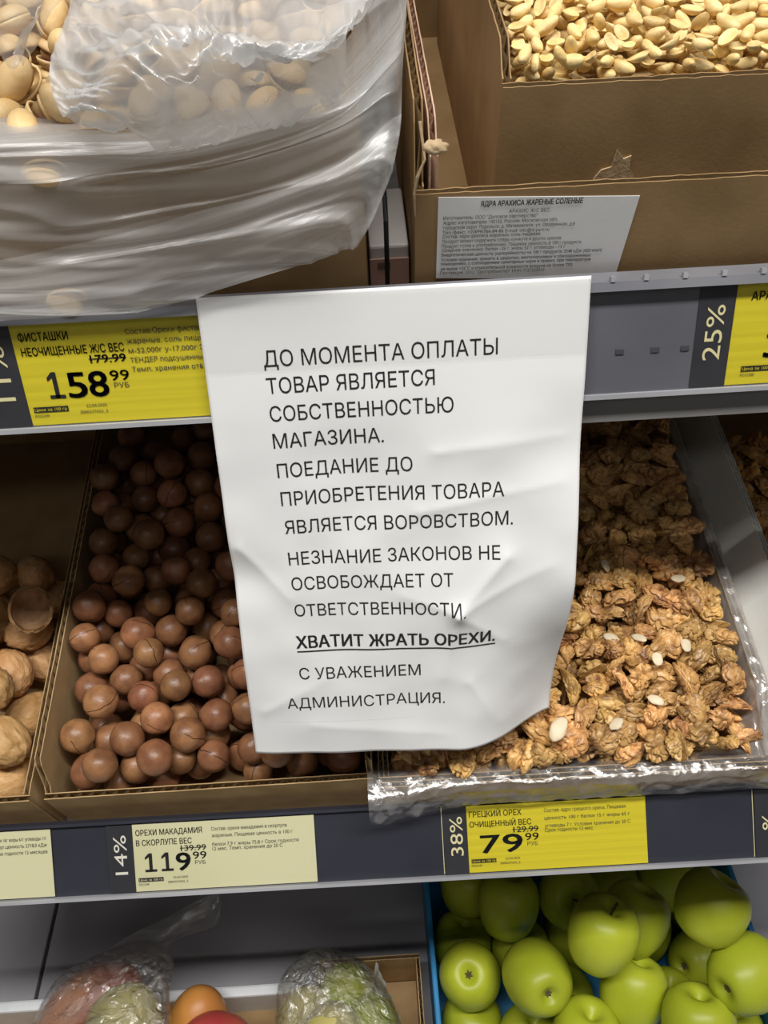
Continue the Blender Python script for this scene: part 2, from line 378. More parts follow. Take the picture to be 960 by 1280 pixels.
# upper shelf --------------------------------------------------------
us = thing('upper_shelf', 'dark sloping upper shelf with a grey price rail carrying the salted nut boxes', 'shelf', UPF.O, UPF.rot)
MB().box((X0, .008, -.036), (X1, .50, -.026)).build('shelf_deck', 'metal', us)
def up_local(x, y, z): return UPF.L((x, y, z))
mb = MB()
for pr in ([(.4165, 1.2105), (.4185, 1.2105), (.4185, 1.270), (.4165, 1.270)],):
    extrude_profile(mb, pr, X0, X1)
mb.v = [tuple(up_local(*v)) for v in mb.v]; mb.build('price_rail', 'rail', us)
mb = MB()
extrude_profile(mb, [(.4105, 1.2092), (.4190, 1.2092), (.4190, 1.2105), (.4128, 1.2105), (.4128, 1.2118), (.4105, 1.2118)], X0, X1)
mb.v = [tuple(up_local(*v)) for v in mb.v]; mb.build('rail_lip', 'rail_edge', us); mb = MB()
extrude_profile(mb, [(.4128, 1.2695), (.4260, 1.2715), (.4260, 1.2735), (.4115, 1.2712), (.4108, 1.2665), (.4122, 1.2665)], X0, X1)
mb.v = [tuple(up_local(*v)) for v in mb.v]; mb.build('rail_top', 'rail_top', us)
mb = MB(); extrude_profile(mb, [(.4185, 1.1935), (.4300, 1.1935), (.4300, 1.2085), (.4185, 1.2085)], 0.0, X1)
mb.v = [tuple(up_local(*v)) for v in mb.v]; tag(mb.build('front_lip', 'metal', us), 'grey steel lip under the price rail')
mb = MB(); mb.grid(lambda s, t: up_local(X0 + (X1 - X0) * s, .4124, 1.2105 + .057 * t), 40, 4); mb.build('clear_cover', 'clear', us)
for x in (.136, .155, .171):
    mb = MB(); mb.box((x - .0022, .4158, 1.2322), (x + .0022, .4166, 1.2348)); mb.v = [tuple(up_local(*v)) for v in mb.v]; mb.build('slot', 'rail_slot', us)
for x in (.128, .145, .165, .185, .205):
    mb = MB(); mb.box((x - .0012, .4108, 1.2712), (x + .0012, .4135, 1.2738)); mb.v = [tuple(up_local(*v)) for v in mb.v]; mb.build('clip', 'rail_edge', us)

# middle shelf ------------------------------------------------------
ms = thing('middle_shelf', 'dark sloping middle shelf with a navy tilted price rail under macadamias and walnuts', 'shelf', LO.O, LO.rot)
MB().box((X0, .004, -.052), (X1, .50, -.042)).build('shelf_deck', 'metal', ms)
RTH = rad(24); RO = Vector((0, .437, .893))
def railp(x, s, out=0.0):     # rail coordinates: x along, s up, out toward the shopper
    s2 = s - .0095 * x + .0005
    return RO + Vector((x, 0, 0)) + Vector((0, math.sin(RTH), math.cos(RTH))) * s2 + Vector((0, -math.cos(RTH), math.sin(RTH))) * out
def rail_extr(mb, prof, x0=X0, x1=X1):
    n = len(prof); vs = [railp(x0, *p) for p in prof] + [railp(x1, *p) for p in prof]
    vs = [LO.L(v) for v in vs]
    fs = [tuple(range(n))[::-1], tuple(range(n, 2 * n))] + [(i, (i + 1) % n, n + (i + 1) % n, n + i) for i in range(n)]
    return mb.add(vs, fs)
rail_extr(MB(), [(-.055, -.005), (-.055, -.003), (-.001, -.003), (-.001, -.005)]).build('price_rail', 'navy', ms)
mb = rail_extr(MB(), [(-.0568, -.005), (-.055, -.005), (-.055, .0005), (-.0545, .0005), (-.0545, .0022), (-.0568, .0022)])
mb.build('rail_lip', 'rail_edge', ms)
rail_extr(MB(), [(-.001, -.005), (.0012, -.005), (.0012, .0015), (-.001, .0015)]).build('rail_top', 'navy', ms)
mb = MB(); mb.grid(lambda s, t: LO.L(railp(X0 + (X1 - X0) * s, -.0535 + .0525 * t, .0008)), 40, 3); mb.build('clear_cover', 'clear', ms)
for x in (.0365, .2700):
    mb = MB(); vs = [LO.L(railp(x + a_, b_, -.0026)) for a_, b_ in ((-.0003, -.054), (.0003, -.054), (.0003, -.002), (-.0003, -.002))]
    mb.add(vs, [(0, 1, 2, 3)]); tag(mb.build('divider_line', 'strip_ink', ms), 'pale yellow divider line on the rail')

# bottom deck -------------------------------------------------------
bd = thing('bottom_deck', 'glossy dark grey sloping display deck below the price rails', 'shelf', BO.O, BO.rot)
seam = [at_h(BO, 40, 1250, 0), at_h(BO, 75, 1130, 0)]
sx = (seam[0].x + seam[1].x) / 2
MB().box((-.9, -.38, -.02), (sx - .0022, .31, 0)).build('deck_panel', 'deck', bd, bevel=.0015)
MB().box((sx + .0022, -.38, -.02), (.9, .31, 0)).build('deck_panel', 'deck', bd, bevel=.0015)
MB().box((-.9, -.38, -.03), (.9, .31, -.0202)).build('deck_base', 'wire', bd)

# ------------------------------------------------------------------ price tags
def price_tag(frame_fn, x0, x1, s0, s1, paper, label, strip=None, pw=.036, pr=.0405, pct='', pct_m='strip_ink', title=(), old='', price='', cents='99', body=(), mini='Цена за 100 гр', px=None, unit=True, date='', tx=1.0, capbig=.0137):
    """frame_fn(x, s, out) gives a world point; the tag stands in the rail behind the clear cover"""
    base = frame_fn((x0 + x1) / 2, s0, 0)
    root = thing('price_tag', label, 'price tag', base)
    P = lambda x, s, o: Vector(frame_fn(x, s, o)) - base
    def sheet(name, a_, b_, m, o):
        mb = MB(); vs = []
        for oo in (o, o - .0004):
            vs += [P(a_, s0, oo), P(b_, s0, oo), P(b_, s1, oo), P(a_, s1, oo)]
        mb.add(vs, [(0, 1, 2, 3), (7, 6, 5, 4), (0, 4, 5, 1), (1, 5, 6, 2), (2, 6, 7, 3), (3, 7, 4, 0)])
        return mb.build(name, m, root)
    sheet('card', x0, x1, paper, -.0012)
    top = s1
    if strip:
        so = sheet('discount_strip', strip[0], strip[1], 'strip', -.0009); so['label'] = 'black strip printed with the discount percentage'
        if pct:
            t = text2d(pct, 0, 0, width=.0295 if pct != '%' else .012, cap=.0098)
            cx = strip[0] + .0142 if len(pct) > 1 else strip[0] + .0145
            mb = MB(); put(mb, rot90(t, cx, s0 + (s1 - s0) * (.27 if len(pct) > 1 else .40)), lambda a_, b_: P(a_, b_, -.0006)); mb.build('percent_print', pct_m, root)
    mb = MB(); T = lambda t, mi=0: put(mb, t, lambda a_, b_: P(a_, b_, -.0008), mi)
    x = px if px is not None else x0 + .003
    for i, ln in enumerate(title): T(text2d(ln[0], x + ln[2], top - .0085 - .0076 * i, width=ln[1], cap=.0044, bold=.008))
    if mb.v: mb.build('title_print', 'ink_soft', root)
    if price:
        mb = MB(); w1 = pw
        right = x + pr
        T(digits2d(price, right, s0 + .0145, w1, capbig, .018))
        if cents: T(text2d(cents, right + .0012, s0 + .0225, width=.0100, cap=.0058, bold=.006))
        mb.build('price_print', 'ink', root)
        mb = MB()
        T(text2d('РУБ', right + .0025, s0 + .0185, width=.0078, cap=.0028))
        if old:
            T(text2d(old, right + .0112, top - .0215, width=.0185, cap=.0044, bold=.012, align='R'))
            T(rect2d(right - .008, top - .0197, right + .0115, top - .0191))
        if date:
            T(text2d(date, right - .0035, s0 + .0088, width=.011, cap=.0016, align='R')); T(text2d('2000337652_2', right - .0035, s0 + .0055, width=.015, cap=.0016, align='R'))
        mb.build('small_print', 'ink_soft', root)
    if mini:
        mb = MB(); T(rect2d(x + .000, s0 + .0072, x + .0185, s0 + .0102)); mb.build('unit_price_bar', 'ink', root)
        mb = MB(); put(mb, text2d(mini, x + .0006, s0 + .0079, width=.0172, cap=.0017), lambda a_, b_: P(a_, b_, -.0007)); mb.build('unit_price_print', paper, root)
        mb = MB(); T(text2d('РОССИЯ', x, s0 + .0045, width=.0075, cap=.0016)); mb.build('origin_print', 'ink_soft', root)
    if body:
        mb = MB(); bx = x + .056
        for i, ln in enumerate(body): T(text2d(ln[0], bx, top - .0075 - .0058 * i if ln[1] > 0.06 else top - .0075 - .0050 * i, width=ln[1], cap=.0027))
        mb.build('ingredient_print', 'ink_soft', root)
    return root
def upp(x, s, out): return Vector((x, .4150 - out, 1.27 + s))
S0, S1 = -.0585, -.0045
def upl(x, s, out): return upp(x, s, out)
price_tag(upp, -.181, -.046, S0, S1, 'yellow', 'yellow price tag 158.99 under the pistachio box, partly covered by the notice',
    strip=(-.2005, -.181), pct='11%', title=(('ФИСТАШКИ', .0255, .001), ('НЕОЧИЩЕННЫЕ Ж/С ВЕС', .0530, .001)), old='179.99', price='158', px=-.1785, date='22.04.2025', pw=.0340, pr=.0427, capbig=.0143,
    body=(('Состав:Орехи фисташковые', .052), ('жареные, соль пищевая 3%', .052), ('м-52,000г у-17,000г Эн. ценн', .054), ('ТЕНДЕР подсушенные Срок', .050), ('Темп. хранения от6 до 25 С', .052)))
price_tag(upp, .1950, .330, S0, S1, 'yellow', 'yellow price tag with 25% strip under the peanut box at the right edge',
    strip=(.1757, .1950), pct='25%', title=(('АРАХИС', .0230, 0),), price='39', px=.2030, cents='', pw=.034, pr=.044)
price_tag(upp, -.330, -.2008, S0, S1, 'yellow', 'yellow price tag sliver at the far left end of the upper rail', mini='')
Q0, Q1 = -.0535, -.003
def lwp(x, s, out): return railp(x, s, out - .0008 + .0012)
price_tag(railp, -.400, -.2530, Q0, Q1, 'cream', 'cream price tag at the far left under the whole walnuts', mini='', px=-.352,
    body=(('белки 16г жиры 61г углеводы 11г', .040), ('Энерг.ценность 2718,0 кДж', .040), ('Срок годности 12 месяцев', .040)))
price_tag(railp, -.1928, -.0583, Q0, Q1, 'cream', 'cream price tag 119.99 under the macadamia tray',
    strip=(-.2120, -.1928), pct='14%', pct_m='white_ink', title=(('ОРЕХИ МАКАДАМИЯ', .0490, 0), ('В СКОРЛУПЕ ВЕС', .0410, 0)), old='139.99', price='119', px=-.1905, date='22.04.2025', pw=.0365, pr=.0400, capbig=.0140,
    body=(('Состав: орехи макадамия в скорлупе', .0560), ('жареные. Пищевая ценность в 100 г', .0600), ('белки 7,9 г жиры 75,8 г Срок годности', .0640), ('12 мес. Темп. хранения до 20 С', .0520)))
price_tag(railp, .0550, .1890, Q0, Q1, 'yellow', 'yellow price tag 79.99 under the walnut kernel tray',
    strip=(.0372, .0550), pct='38%', title=(('ГРЕЦКИЙ ОРЕХ', .0390, 0), ('ОЧИЩЕННЫЙ ВЕС', .0460, 0)), old='129.99', price='79', px=.0570, date='22.04.2025', pw=.0335, pr=.0398, capbig=.0142,
    body=(('Состав: ядро грецкого ореха. Пищевая', .0610), ('ценность 100 г белки 15 г жиры 65 г', .0640), ('углеводы 7 г. Условия хранения до 20 С', .0640), ('Срок годности 12 мес', .0360)))
price_tag(railp, .2895, .420, Q0, Q1, 'yellow', 'price tag with percent strip at the right end of the lower rail', strip=(.2706, .2895), pct='%', mini='')

# ------------------------------------------------------------------ the notice
PW = .199
CREASES = [((.80, .52), (.66, .64), .0022), ((.66, .64), (.62, .80), .0016), ((.66, .64), (.93, .54), .0014), ((.66, .64), (.50, .60), .0012), ((.66, .64), (.80, .72), .0014),
           ((.03, .48), (.16, .60), .0016), ((.60, .30), (.95, .28), .0012), ((.55, .42), (.95, .37), .0012), ((.20, .92), (.62, .955), .0008), ((.70, .82), (.80, .95), .0012), ((.05, .88), (.25, .80), .0010)]
def seg_d(s, t, a_, b_):
    ax, ay = a_; bx, by = b_; vx, vy = bx - ax, (by - ay); L2 = vx * vx + vy * vy
    q = max(0, min(1, ((s - ax) * vx + (t - ay) * vy) / L2)); dx, dy = s - ax - q * vx, (t - ay - q * vy) * 1.45
    return math.hypot(dx, dy), q
def sm(a_, b_, x):
    x = max(0, min(1, (x - a_) / (b_ - a_))); return x * x * (3 - 2 * x)
def sheet_pt(s, t, off=0.0):
    X = -.0826 - .0058 * t + s * (PW + .004 * t)
    Z = 1.2752 - .300 * t
    Y = .4098 + t * (.003 - .012 * s)
    c = sm(.66, 1.06, s) * sm(.55, 1.0, t); Y += .040 * c
    amp = sm(.16, .34, t)
    Y += amp * .0026 * math.sin(2.6 * s + 3.2 * t) * .6
    Y += amp * .0026 * nz((s * 3.0, t * 4.2, 1.3)) + amp * .0011 * nz((s * 8, t * 11, 5.3))
    for a_, b_, d in CREASES:
        r, q = seg_d(s, t, a_, b_)
        Y -= amp * 1.45 * d * math.exp(-(r / .032)) * (1 - .5 * q)
    # pushed-in fold on the left edge
    Y += .004 * math.exp(-(((t - .55) / .06) ** 2)) * max(0, 1 - s / .16)
    Y += .0035 * sm(.82, 1, s) * math.sin(t * 9) * amp
    return Vector((X, Y - off, Z))
def st(X, Z):
    t = (1.2752 - Z) / .300; return (X + .0826 + .0058 * t) / (PW + .004 * t), t
nb = sheet_pt(.5, 1)
notice = thing('paper_notice', 'white sheet with a printed Russian notice hanging from the upper price rail', 'notice', nb)
mb = MB(); mb.grid(lambda s, t: sheet_pt(s, t) - nb, 110, 160)
sh = mb.build('sheet', 'paper', notice, smooth=True)
so = sh.modifiers.new('thick', 'SOLIDIFY'); so.thickness = .0002; so.offset = 1
LINES = [('ДО МОМЕНТА ОПЛАТЫ', -.0525, .0694, 1.2381), ('ТОВАР ЯВЛЯЕТСЯ', -.0525, .0362, 1.2235), ('СОБСТВЕННОСТЬЮ', -.0525, .0460, 1.2080), ('МАГАЗИНА.', -.0525, .0078, 1.1924),
         ('ПОЕДАНИЕ ДО', -.0522, .0229, 1.1745), ('ПРИОБРЕТЕНИЯ ТОВАРА', -.0520, .0738, 1.1572), ('ЯВЛЯЕТСЯ ВОРОВСТВОМ.', -.0516, .0790, 1.1392),
         ('НЕЗНАНИЕ ЗАКОНОВ НЕ', -.0516, .0716, 1.1184), ('ОСВОБОЖДАЕТ ОТ', -.0515, .0442, 1.1016), ('ОТВЕТСТВЕННОСТИ.', -.0515, .0507, 1.0828),
         ('С УВАЖЕНИЕМ', -.0530, .0232, 1.0365), ('АДМИНИСТРАЦИЯ.', -.0628, .0380, 1.0139)]
for s_, xa, xb, z in LINES:
    mb = MB(); put(mb, text2d(s_, xa, z, width=xb - xa, cap=.0087, res=3, fine=.2), lambda a_, b_: sheet_pt(*st(a_, b_), .00025) - nb); mb.build('lettering', 'ink', notice)
mb = MB(); put(mb, text2d('ХВАТИТ ЖРАТЬ ОРЕХИ.', -.0526, 1.0600, width=.1218, cap=.0087, bold=.02, res=3, fine=.2), lambda a_, b_: sheet_pt(*st(a_, b_), .00025) - nb)
vs = []; fs = []
for i in range(41):
    x = -.0526 + .1225 * i / 40; vs += [(x, 1.0570), (x, 1.0580)]
fs = [(2 * i, 2 * i + 2, 2 * i + 3, 2 * i + 1) for i in range(40)]
put(mb, (vs, fs), lambda a_, b_: sheet_pt(*st(a_, b_), .00025) - nb)
tag(mb.build('bold_lettering', 'ink', notice), 'bold underlined line of lettering')
mb = MB(); mb.grid(lambda s, t: sheet_pt(.10 + .42 * s, .845 + .064 * t, .0001) - nb, 40, 8)
tag(mb.build('pasted_strip', 'paper', notice, smooth=True), 'pasted-on paper strip carrying the last word')
mb = MB(); mb.grid(lambda s, t: sheet_pt(.002 + .996 * s, .005 + .125 * t, .0012) - nb, 30, 8); mb.build('clear_tape', 'clear', notice)

# ------------------------------------------------------------------ cardboard boxes of the middle shelf
A, B_, C_ = Vector((1, 0, 0)), Vector((0, 0, 1)), Vector((0, 1, 0))
def carton(name, label, f, u0, u1, w0, w1, h0, hf, hs, t=.0045, mats='card', double=False, seed=0, lwall=True, rwall=True, lh=None, rh=None, fat=None, back=None, ht=None, group=None, mat_l=None):
    root = thing(name, label, 'box', f.W((u0 + u1) / 2, (w0 + w1) / 2, h0), f.rot, group)
    o = Vector(((u0 + u1) / 2, (w0 + w1) / 2, h0)); q = lambda x, y, z: Vector((x, y, z)) - o
    hh = ht if ht is not None else hs
    board(MB(), q(u0, w0, h0), A, B_, C_, u1 - u0, hf - h0, t, double=double, seed=seed, Hfn=fat).build('front_panel', mats, root)
    if lwall: board(MB(), q(u0, w0 + t, h0), C_, B_, A, w1 - w0 - t, hs - h0, t, double=double, seed=seed + 1, Hfn=lh).build('side_panel', mat_l or mats, root)
    if rwall: board(MB(), q(u1 - t, w0 + t, h0), C_, B_, A, w1 - w0 - t, hs - h0, t, double=double, seed=seed + 2, Hfn=rh).build('side_panel', mats, root)
    board(MB(), q(u0, w1 - t, h0), A, B_, C_, u1 - u0, (back if back is not None else hs) - h0, t, double=double, seed=seed + 3).build('back_panel', mats, root)
    MB().box(q(u0 + t, w0 + t, h0), q(u1 - t, w1 - t, h0 + .003)).build('base_panel', mats, root)
    return root, o
H0 = -.0415
def lhE(x):   # left wall of the macadamia tray: drops to the low front lip
    return (.062 - H0) - .029 * (1 - sm(.0, .016, x))
E_root, E_o = carton('macadamia_tray', 'brown cardboard tray of macadamias left of the notice', LO, -.2475, -.012, .010, .40, H0, .0335, .062, lh=lhE, seed=1)
# crease pressed into its left side panel
D_root, D_o = carton('walnut_box', 'brown cardboard box of whole walnuts at the left edge', LO, -.49, -.2585, .010, .40, H0, .0325, .034, seed=11, back=.16)
Fw0 = .000
F_root, F_o = carton('walnut_kernel_tray', 'double-wall carton with film liner holding walnut kernels right of the notice', LO, -.008, .2765, Fw0, .40, H0 + .0, .043, .060, t=.0075, double=True, seed=21,
                     fat=lambda x: (.044 - H0) - .008 * x / .28, rh=lambda x: (.060 - H0) - .022 * (1 - sm(0, .05, x)), lh=lambda x: .036 - H0)
G_root, G_o = carton('white_faced_carton', 'white-faced open carton at the right edge beside the walnut kernels', LO, .298, .52, -.012, .40, H0, .03, .073, t=.0075, double=True, seed=31, lwall=False, back=.15)
lean = rad(24)
board(MB(), Vector((.2800, -.004, .024)) - G_o, C_, (math.sin(lean), 0, math.cos(lean)), (math.cos(lean), 0, -math.sin(lean)), .40, .056, .0075, double=True, seed=32).build('side_panel', 'card_white', G_root)

# ------------------------------------------------------------------ nut prototypes
def ico(sub): 
    bm = bmesh.new(); bmesh.ops.create_icosphere(bm, subdivisions=sub, radius=1)
    vs = [v.co.copy() for v in bm.verts]; fs = [tuple(v.index for v in f.verts) for f in bm.faces]; bm.free(); return vs, fs
ICO3, ICO4, ICO5 = ico(3), ico(4), ico(5)
def macadamia_mesh(k):
    vs, fs = ICO4; out = []; mi = []
    rr = .0118
    for v in vs:
        p = v * rr * (1 + .03 * nz(v, 1.6, k * 5) + .008 * nz(v, 6, k))
        p.z *= 1 + .05 * math.exp(-((1 - v.z) / .08))     # small pointed end
        if v.z > .93: p *= 1.03
        out.append(p)
    mb = MB(); mb.add(out, fs); return mb.mesh('macadamia_nut', 'macadamia', True)
def walnut_mesh(k):
    vs, fs = ICO4; out = []
    for v in vs:
        th = math.atan2(v.y, v.x)
        r = 1.02 + .05 * nz(v, 1.3, k * 3) - .075 * math.exp(-(nz((v.x * 2.4, v.y * 2.4, v.z * 1.1), 1.5, k) / .09) ** 2) - .03 * math.exp(-(nz((v.x * 4.6, v.y * 4.6, v.z * 2.2), 1.5, k) / .12) ** 2) + .03 * nz((v.x * 5, v.y * 5, v.z * 2), 1, k)
        seam = math.exp(-(v.x / .10) ** 2); r += .055 * seam - .05 * math.exp(-(v.x / .025) ** 2)
        p = Vector((v.x * .0170, v.y * .0175, v.z * .0200)) * r
        p.z += .0022 * math.exp(-((1 - v.z) / .05)); out.append(p)
    mb = MB(); mb.add(out, fs); return mb.mesh('whole_walnut', 'walnut', True)
def kernel_mesh(k):
    """brain-like walnut half or quarter, lobed on top and hollow below"""
    vs, fs = ICO5; out = []; rs = random.Random(k)
    ax = (.0140 + rs.random() * .004, .0105 + rs.random() * .003, .0058 + rs.random() * .002)
    for v in vs:
        q = v + Vector((nz(v, 1.6, k), nz(v, 1.6, k + 9), nz(v, 1.6, k + 17))) * .35
        g1 = math.exp(-(nz((q.x * 1.3, q.y * .8, q.z * .8), 1.9, k * 2.7) / .13) ** 2); g2 = math.exp(-(nz(q, 3.4, k * 1.1) / .10) ** 2)
        r = 1.12 - .40 * g1 - .07 * g2 + .10 * nz(v, 1.1, k + 30)
        r *= 1 - .42 * math.exp(-(v.y / .13) ** 2) * (1 if v.x > .05 else .30)     # cleft between lobes
        p = Vector((v.x * ax[0], v.y * ax[1], v.z * ax[2])) * r
        if v.z < 0: p.z *= .5
        p.z += -.005 * v.x * v.x + .0025 * math.sin(v.y * 3) + .002
        if k % 4 == 3 and p.x > .003: p.x = .003 + (p.x - .003) * .25      # a broken quarter
        if k % 4 == 2 and p.y > .002: p.y = .002 + (p.y - .002) * .3
        out.append(p)
    mb = MB(); mb.add(out, fs); return mb.mesh('walnut_kernel', 'kernel', True)
def flake_mesh(k):
    vs, fs = ICO3; out = []
    for v in vs:
        r = 1 + .22 * nz(v, 1.5, k * 4); out.append(Vector((v.x * .0078 * r, v.y * .0052 * r, v.z * .0018)))
    mb = MB(); mb.add(out, fs); return mb.mesh('kernel_flake', 'kernel_pale', True)
def peanut_mesh(k):
    vs, fs = ICO3; out = []; rs = random.Random(k); l = .0068 + rs.random() * .0018; half = k % 2
    for v in vs:
        r = 1 + .05 * nz(v, 1.6, k * 3); p = Vector((v.x * l, v.y * .0041, v.z * .0040)) * r
        p.y *= 1 + .14 * v.x; p.z *= 1 + .14 * v.x
        p.z += .0012 * (v.x * v.x)
        if half:                                # split kernel: flat face with the groove of the germ
            if p.z > .0004: p.z = .0004 - .0010 * math.exp(-(v.y / .35) ** 2) * (1 - v.x * v.x)
        else:
            g = math.exp(-(v.y / .12) ** 2) * (1 if v.z > 0 else 0); p.z -= .0005 * g
        out.append(p)
    mb = MB(); mb.add(out, fs); return mb.mesh('peanut', 'peanut', True)
def pist_mesh(k):
    """two hinged shell halves gaping around the kernel"""
    mb = MB(); rs = random.Random(k); gap = rad(13 + 14 * rs.random()) * (0 if k % 4 == 3 else 1)
    for sgn in (1, -1):
        vs = []; fs = []; nu, nv = 18, 8
        for layer, sc in ((0, 1.0), (1, .90)):
            for j in range(nv + 1):
                ph = math.pi / 2 * j / nv
                for i in range(nu):
                    th = 2 * math.pi * i / nu
                    p = Vector((math.cos(th) * math.cos(ph) * .0108, math.sin(th) * math.cos(ph) * .0072, math.sin(ph) * .0068)) * sc
                    p *= 1 + .04 * nz(p, 130, k); p.x *= 1 + .0
                    p.z = max(p.z, 0); vs.append(p)
        for layer in (0, 1):
            o = layer * (nv + 1) * nu
            for j in range(nv):
                for i in range(nu):
                    f = (o + j * nu + i, o + j * nu + (i + 1) % nu, o + (j + 1) * nu + (i + 1) % nu, o + (j + 1) * nu + i)
                    fs.append(f if layer == 0 else f[::-1])
        o = (nv + 1) * nu
        for i in range(nu): fs.append((i, o + i, o + (i + 1) % nu, (i + 1) % nu))
        out = []
        for p in vs:
            x, z = p.x + .0105, p.z * sgn; c, s = math.cos(gap / 2 * sgn), math.sin(gap / 2 * sgn)
            out.append(Vector((x * c - z * s - .0105, p.y, x * s + z * c)))
        mb.add(out, [f if sgn > 0 else f[::-1] for f in fs])
    return mb.mesh('pistachio', 'pist', True)
def pist_kernel_mesh():
    vs, fs = ICO3; mb = MB(); mb.add([Vector((v.x * .0088, v.y * .0052, v.z * .0050)) for v in vs], fs); return mb.mesh('nut_kernel', 'pist_k', True)

# ------------------------------------------------------------------ packing: drop each piece onto the lowest of several spots
def pack(f, n, u0, u1, w0, w1, r0, r1, floor, seed, tries=14, flat=1.0, skip=None, level=None):
    rs = random.Random(seed); P = []; cell = 2 * r1; gridd = {}
    for _ in range(n):
        r = rs.uniform(r0, r1); best = None
        for _t in range(tries):
            u, w_ = rs.uniform(u0 + r, u1 - r), rs.uniform(w0 + r, w1 - r)
            if skip and skip(u, w_): continue
            h = (floor(u, w_) if callable(floor) else floor) + r * flat
            gu, gw = int(u / cell), int(w_ / cell)
            if u < 0: gu -= 1
            for a_ in (-1, 0, 1):
                for b_ in (-1, 0, 1):
                    for (x, y, z, rr) in gridd.get((gu + a_, gw + b_), ()):
                        d2 = (x - u) ** 2 + (y - w_) ** 2; R2 = (r + rr) ** 2
                        if d2 < R2: h = max(h, z + flat * math.sqrt(R2 - d2))
            sc = h - (level(u, w_) if level else 0)
            if best is None or sc < best[0]: best = (sc, u, w_, h, r)
        if best is None: continue
        sc, u, w_, h, r = best
        if level and sc > 0.0: continue
        P.append((u, w_, h, r)); gu, gw = int(u / cell), int(w_ / cell)
        if u < 0: gu -= 1
        gridd.setdefault((gu, gw), []).append((u, w_, h, r))
    # exposure: how far each piece stands out of what lies around it
    out = []
    for (u, w_, h, r) in P:
        cover = sum(1 for (x, y, z, rr) in P if z > h + .4 * r * flat and (x - u) ** 2 + (y - w_) ** 2 < (1.25 * r) ** 2)
        out.append((u, w_, h, r, cover))
    return out
def rq(rs): return Quaternion((rs.gauss(0, 1), rs.gauss(0, 1), rs.gauss(0, 1), rs.gauss(0, 1))).normalized()
def flatq(f, rs, tilt):
    q = f.rot.to_quaternion() @ Quaternion((math.cos(tilt / 2), 0, 0, 0)).normalized()
    ax = Vector((rs.gauss(0, 1), rs.gauss(0, 1), 0)).normalized()
    return f.rot.to_quaternion() @ Quaternion(ax, rs.gauss(0, tilt)) @ Quaternion((0, 0, 1), rs.uniform(0, 2 * math.pi))
def heap(f, P, protos, name, label, cat, group, base_r, seed, q='any', tilt=.4, maxcover=2, limit=300, kids=None, keep=None):
    rs = random.Random(seed); k = 0; left = []
    P = [p for p in P if p[4] <= maxcover and in_view(f.W(*p[:3])) and (keep is None or keep(f.W(*p[:3])))]
    P.sort(key=lambda p: (p[4] > 0, (f.W(*p[:3]) - CAM).length))
    for (u, w_, h, r, c) in P:
        if k >= limit: left.append((u, w_, h, r)); continue
        o = bpy.data.objects.new(name, protos[rs.randrange(len(protos))]); COL.objects.link(o)
        o.location = f.W(u, w_, h); o.rotation_mode = 'QUATERNION'
        o.rotation_quaternion = rq(rs) if q == 'any' else flatq(f, rs, tilt)
        s = r / base_r; o.scale = (s, s, s); tag(o, label, cat, group); k += 1
        if kids:
            for nm, me in kids:
                c_ = bpy.data.objects.new(nm, me); COL.objects.link(c_); c_.parent = o
    return left, k

# macadamias ----------------------------------------------------------
mac = [macadamia_mesh(k) for k in range(6)]
def mlev(u, w_): return .047 + .012 * sm(.02, .12, w_) + .016 * sm(.19, .23, w_) + .004 * nz((u * 20, w_ * 20, 3))
P = pack(LO, 1500, -.2415, -.0175, .0155, .33, .0112, .0132, lambda u, w_: -.010 + .02 * sm(.17, .25, w_), 3, tries=40, level=mlev)
_, nm = heap(LO, P, mac, 'macadamia_nut', 'round glossy brown macadamia nut heaped in the tray left of the notice', 'nut', 'macadamias in the cardboard tray', .0118, 4, maxcover=3, keep=lambda p: not under_sheet(p, 80))
MB().box((-.2425 - E_o.x, .0150 - E_o.y, -.016 - E_o.z), (-.0170 - E_o.x, .395 - E_o.y, -.0130 - E_o.z)).build('inner_base', 'card_dark', E_root)

# whole walnuts -------------------------------------------------------
wal = [walnut_mesh(k) for k in range(5)]
def wlev(u, w_): return .046 + .022 * sm(.02, .12, w_) - .03 * sm(.2, .24, w_) + .004 * nz((u * 20, w_ * 20, 7))
pl = at_h(LO, 38, 762, .066)
P = pack(LO, 500, -.40, -.2635, .016, .225,   .0165, .0195, -.018, 8, tries=40, level=wlev)
P = [p for p in P if not ((Vector(p[:3]) - pl).length < .037 and p[2] > .034 and p[1] < pl.y + .022)]
_, nw = heap(LO, P, wal, 'whole_walnut', 'tan walnut in its shell heaped in the box at the left edge', 'nut', 'whole walnuts in the left box', .0182, 9, maxcover=3)
# the open half shell standing on the heap
def half_shell():
    mb = MB(); n1, n2 = 26, 9; vs = []; fs = []
    for layer, sc in ((0, 1), (1, .86)):
        for j in range(n2 + 1):
            ph = math.pi / 2 * j / n2
            for i in range(n1):
                th = 2 * math.pi * i / n1
                p = Vector((math.cos(th) * math.cos(ph) * .0165, math.sin(th) * math.cos(ph) * .0190, -math.sin(ph) * .0165)) * sc
                p *= 1 + (.05 if layer == 0 else .02) * nz(p, 170, 3); vs.append(p)
    for layer in (0, 1):
        o = layer * (n2 + 1) * n1
        for j in range(n2):
            for i in range(n1):
                f = (o + j * n1 + i, o + j * n1 + (i + 1) % n1, o + (j + 1) * n1 + (i + 1) % n1, o + (j + 1) * n1 + i)
                fs.append(f)
    o = (n2 + 1) * n1; rim = [(i, o + i, o + (i + 1) % n1, (i + 1) % n1) for i in range(n1)]
    mb.add(vs, fs + rim); mb.mi = [0] * (n1 * n2) + [1] * (n1 * n2) + [0] * n1
    return mb

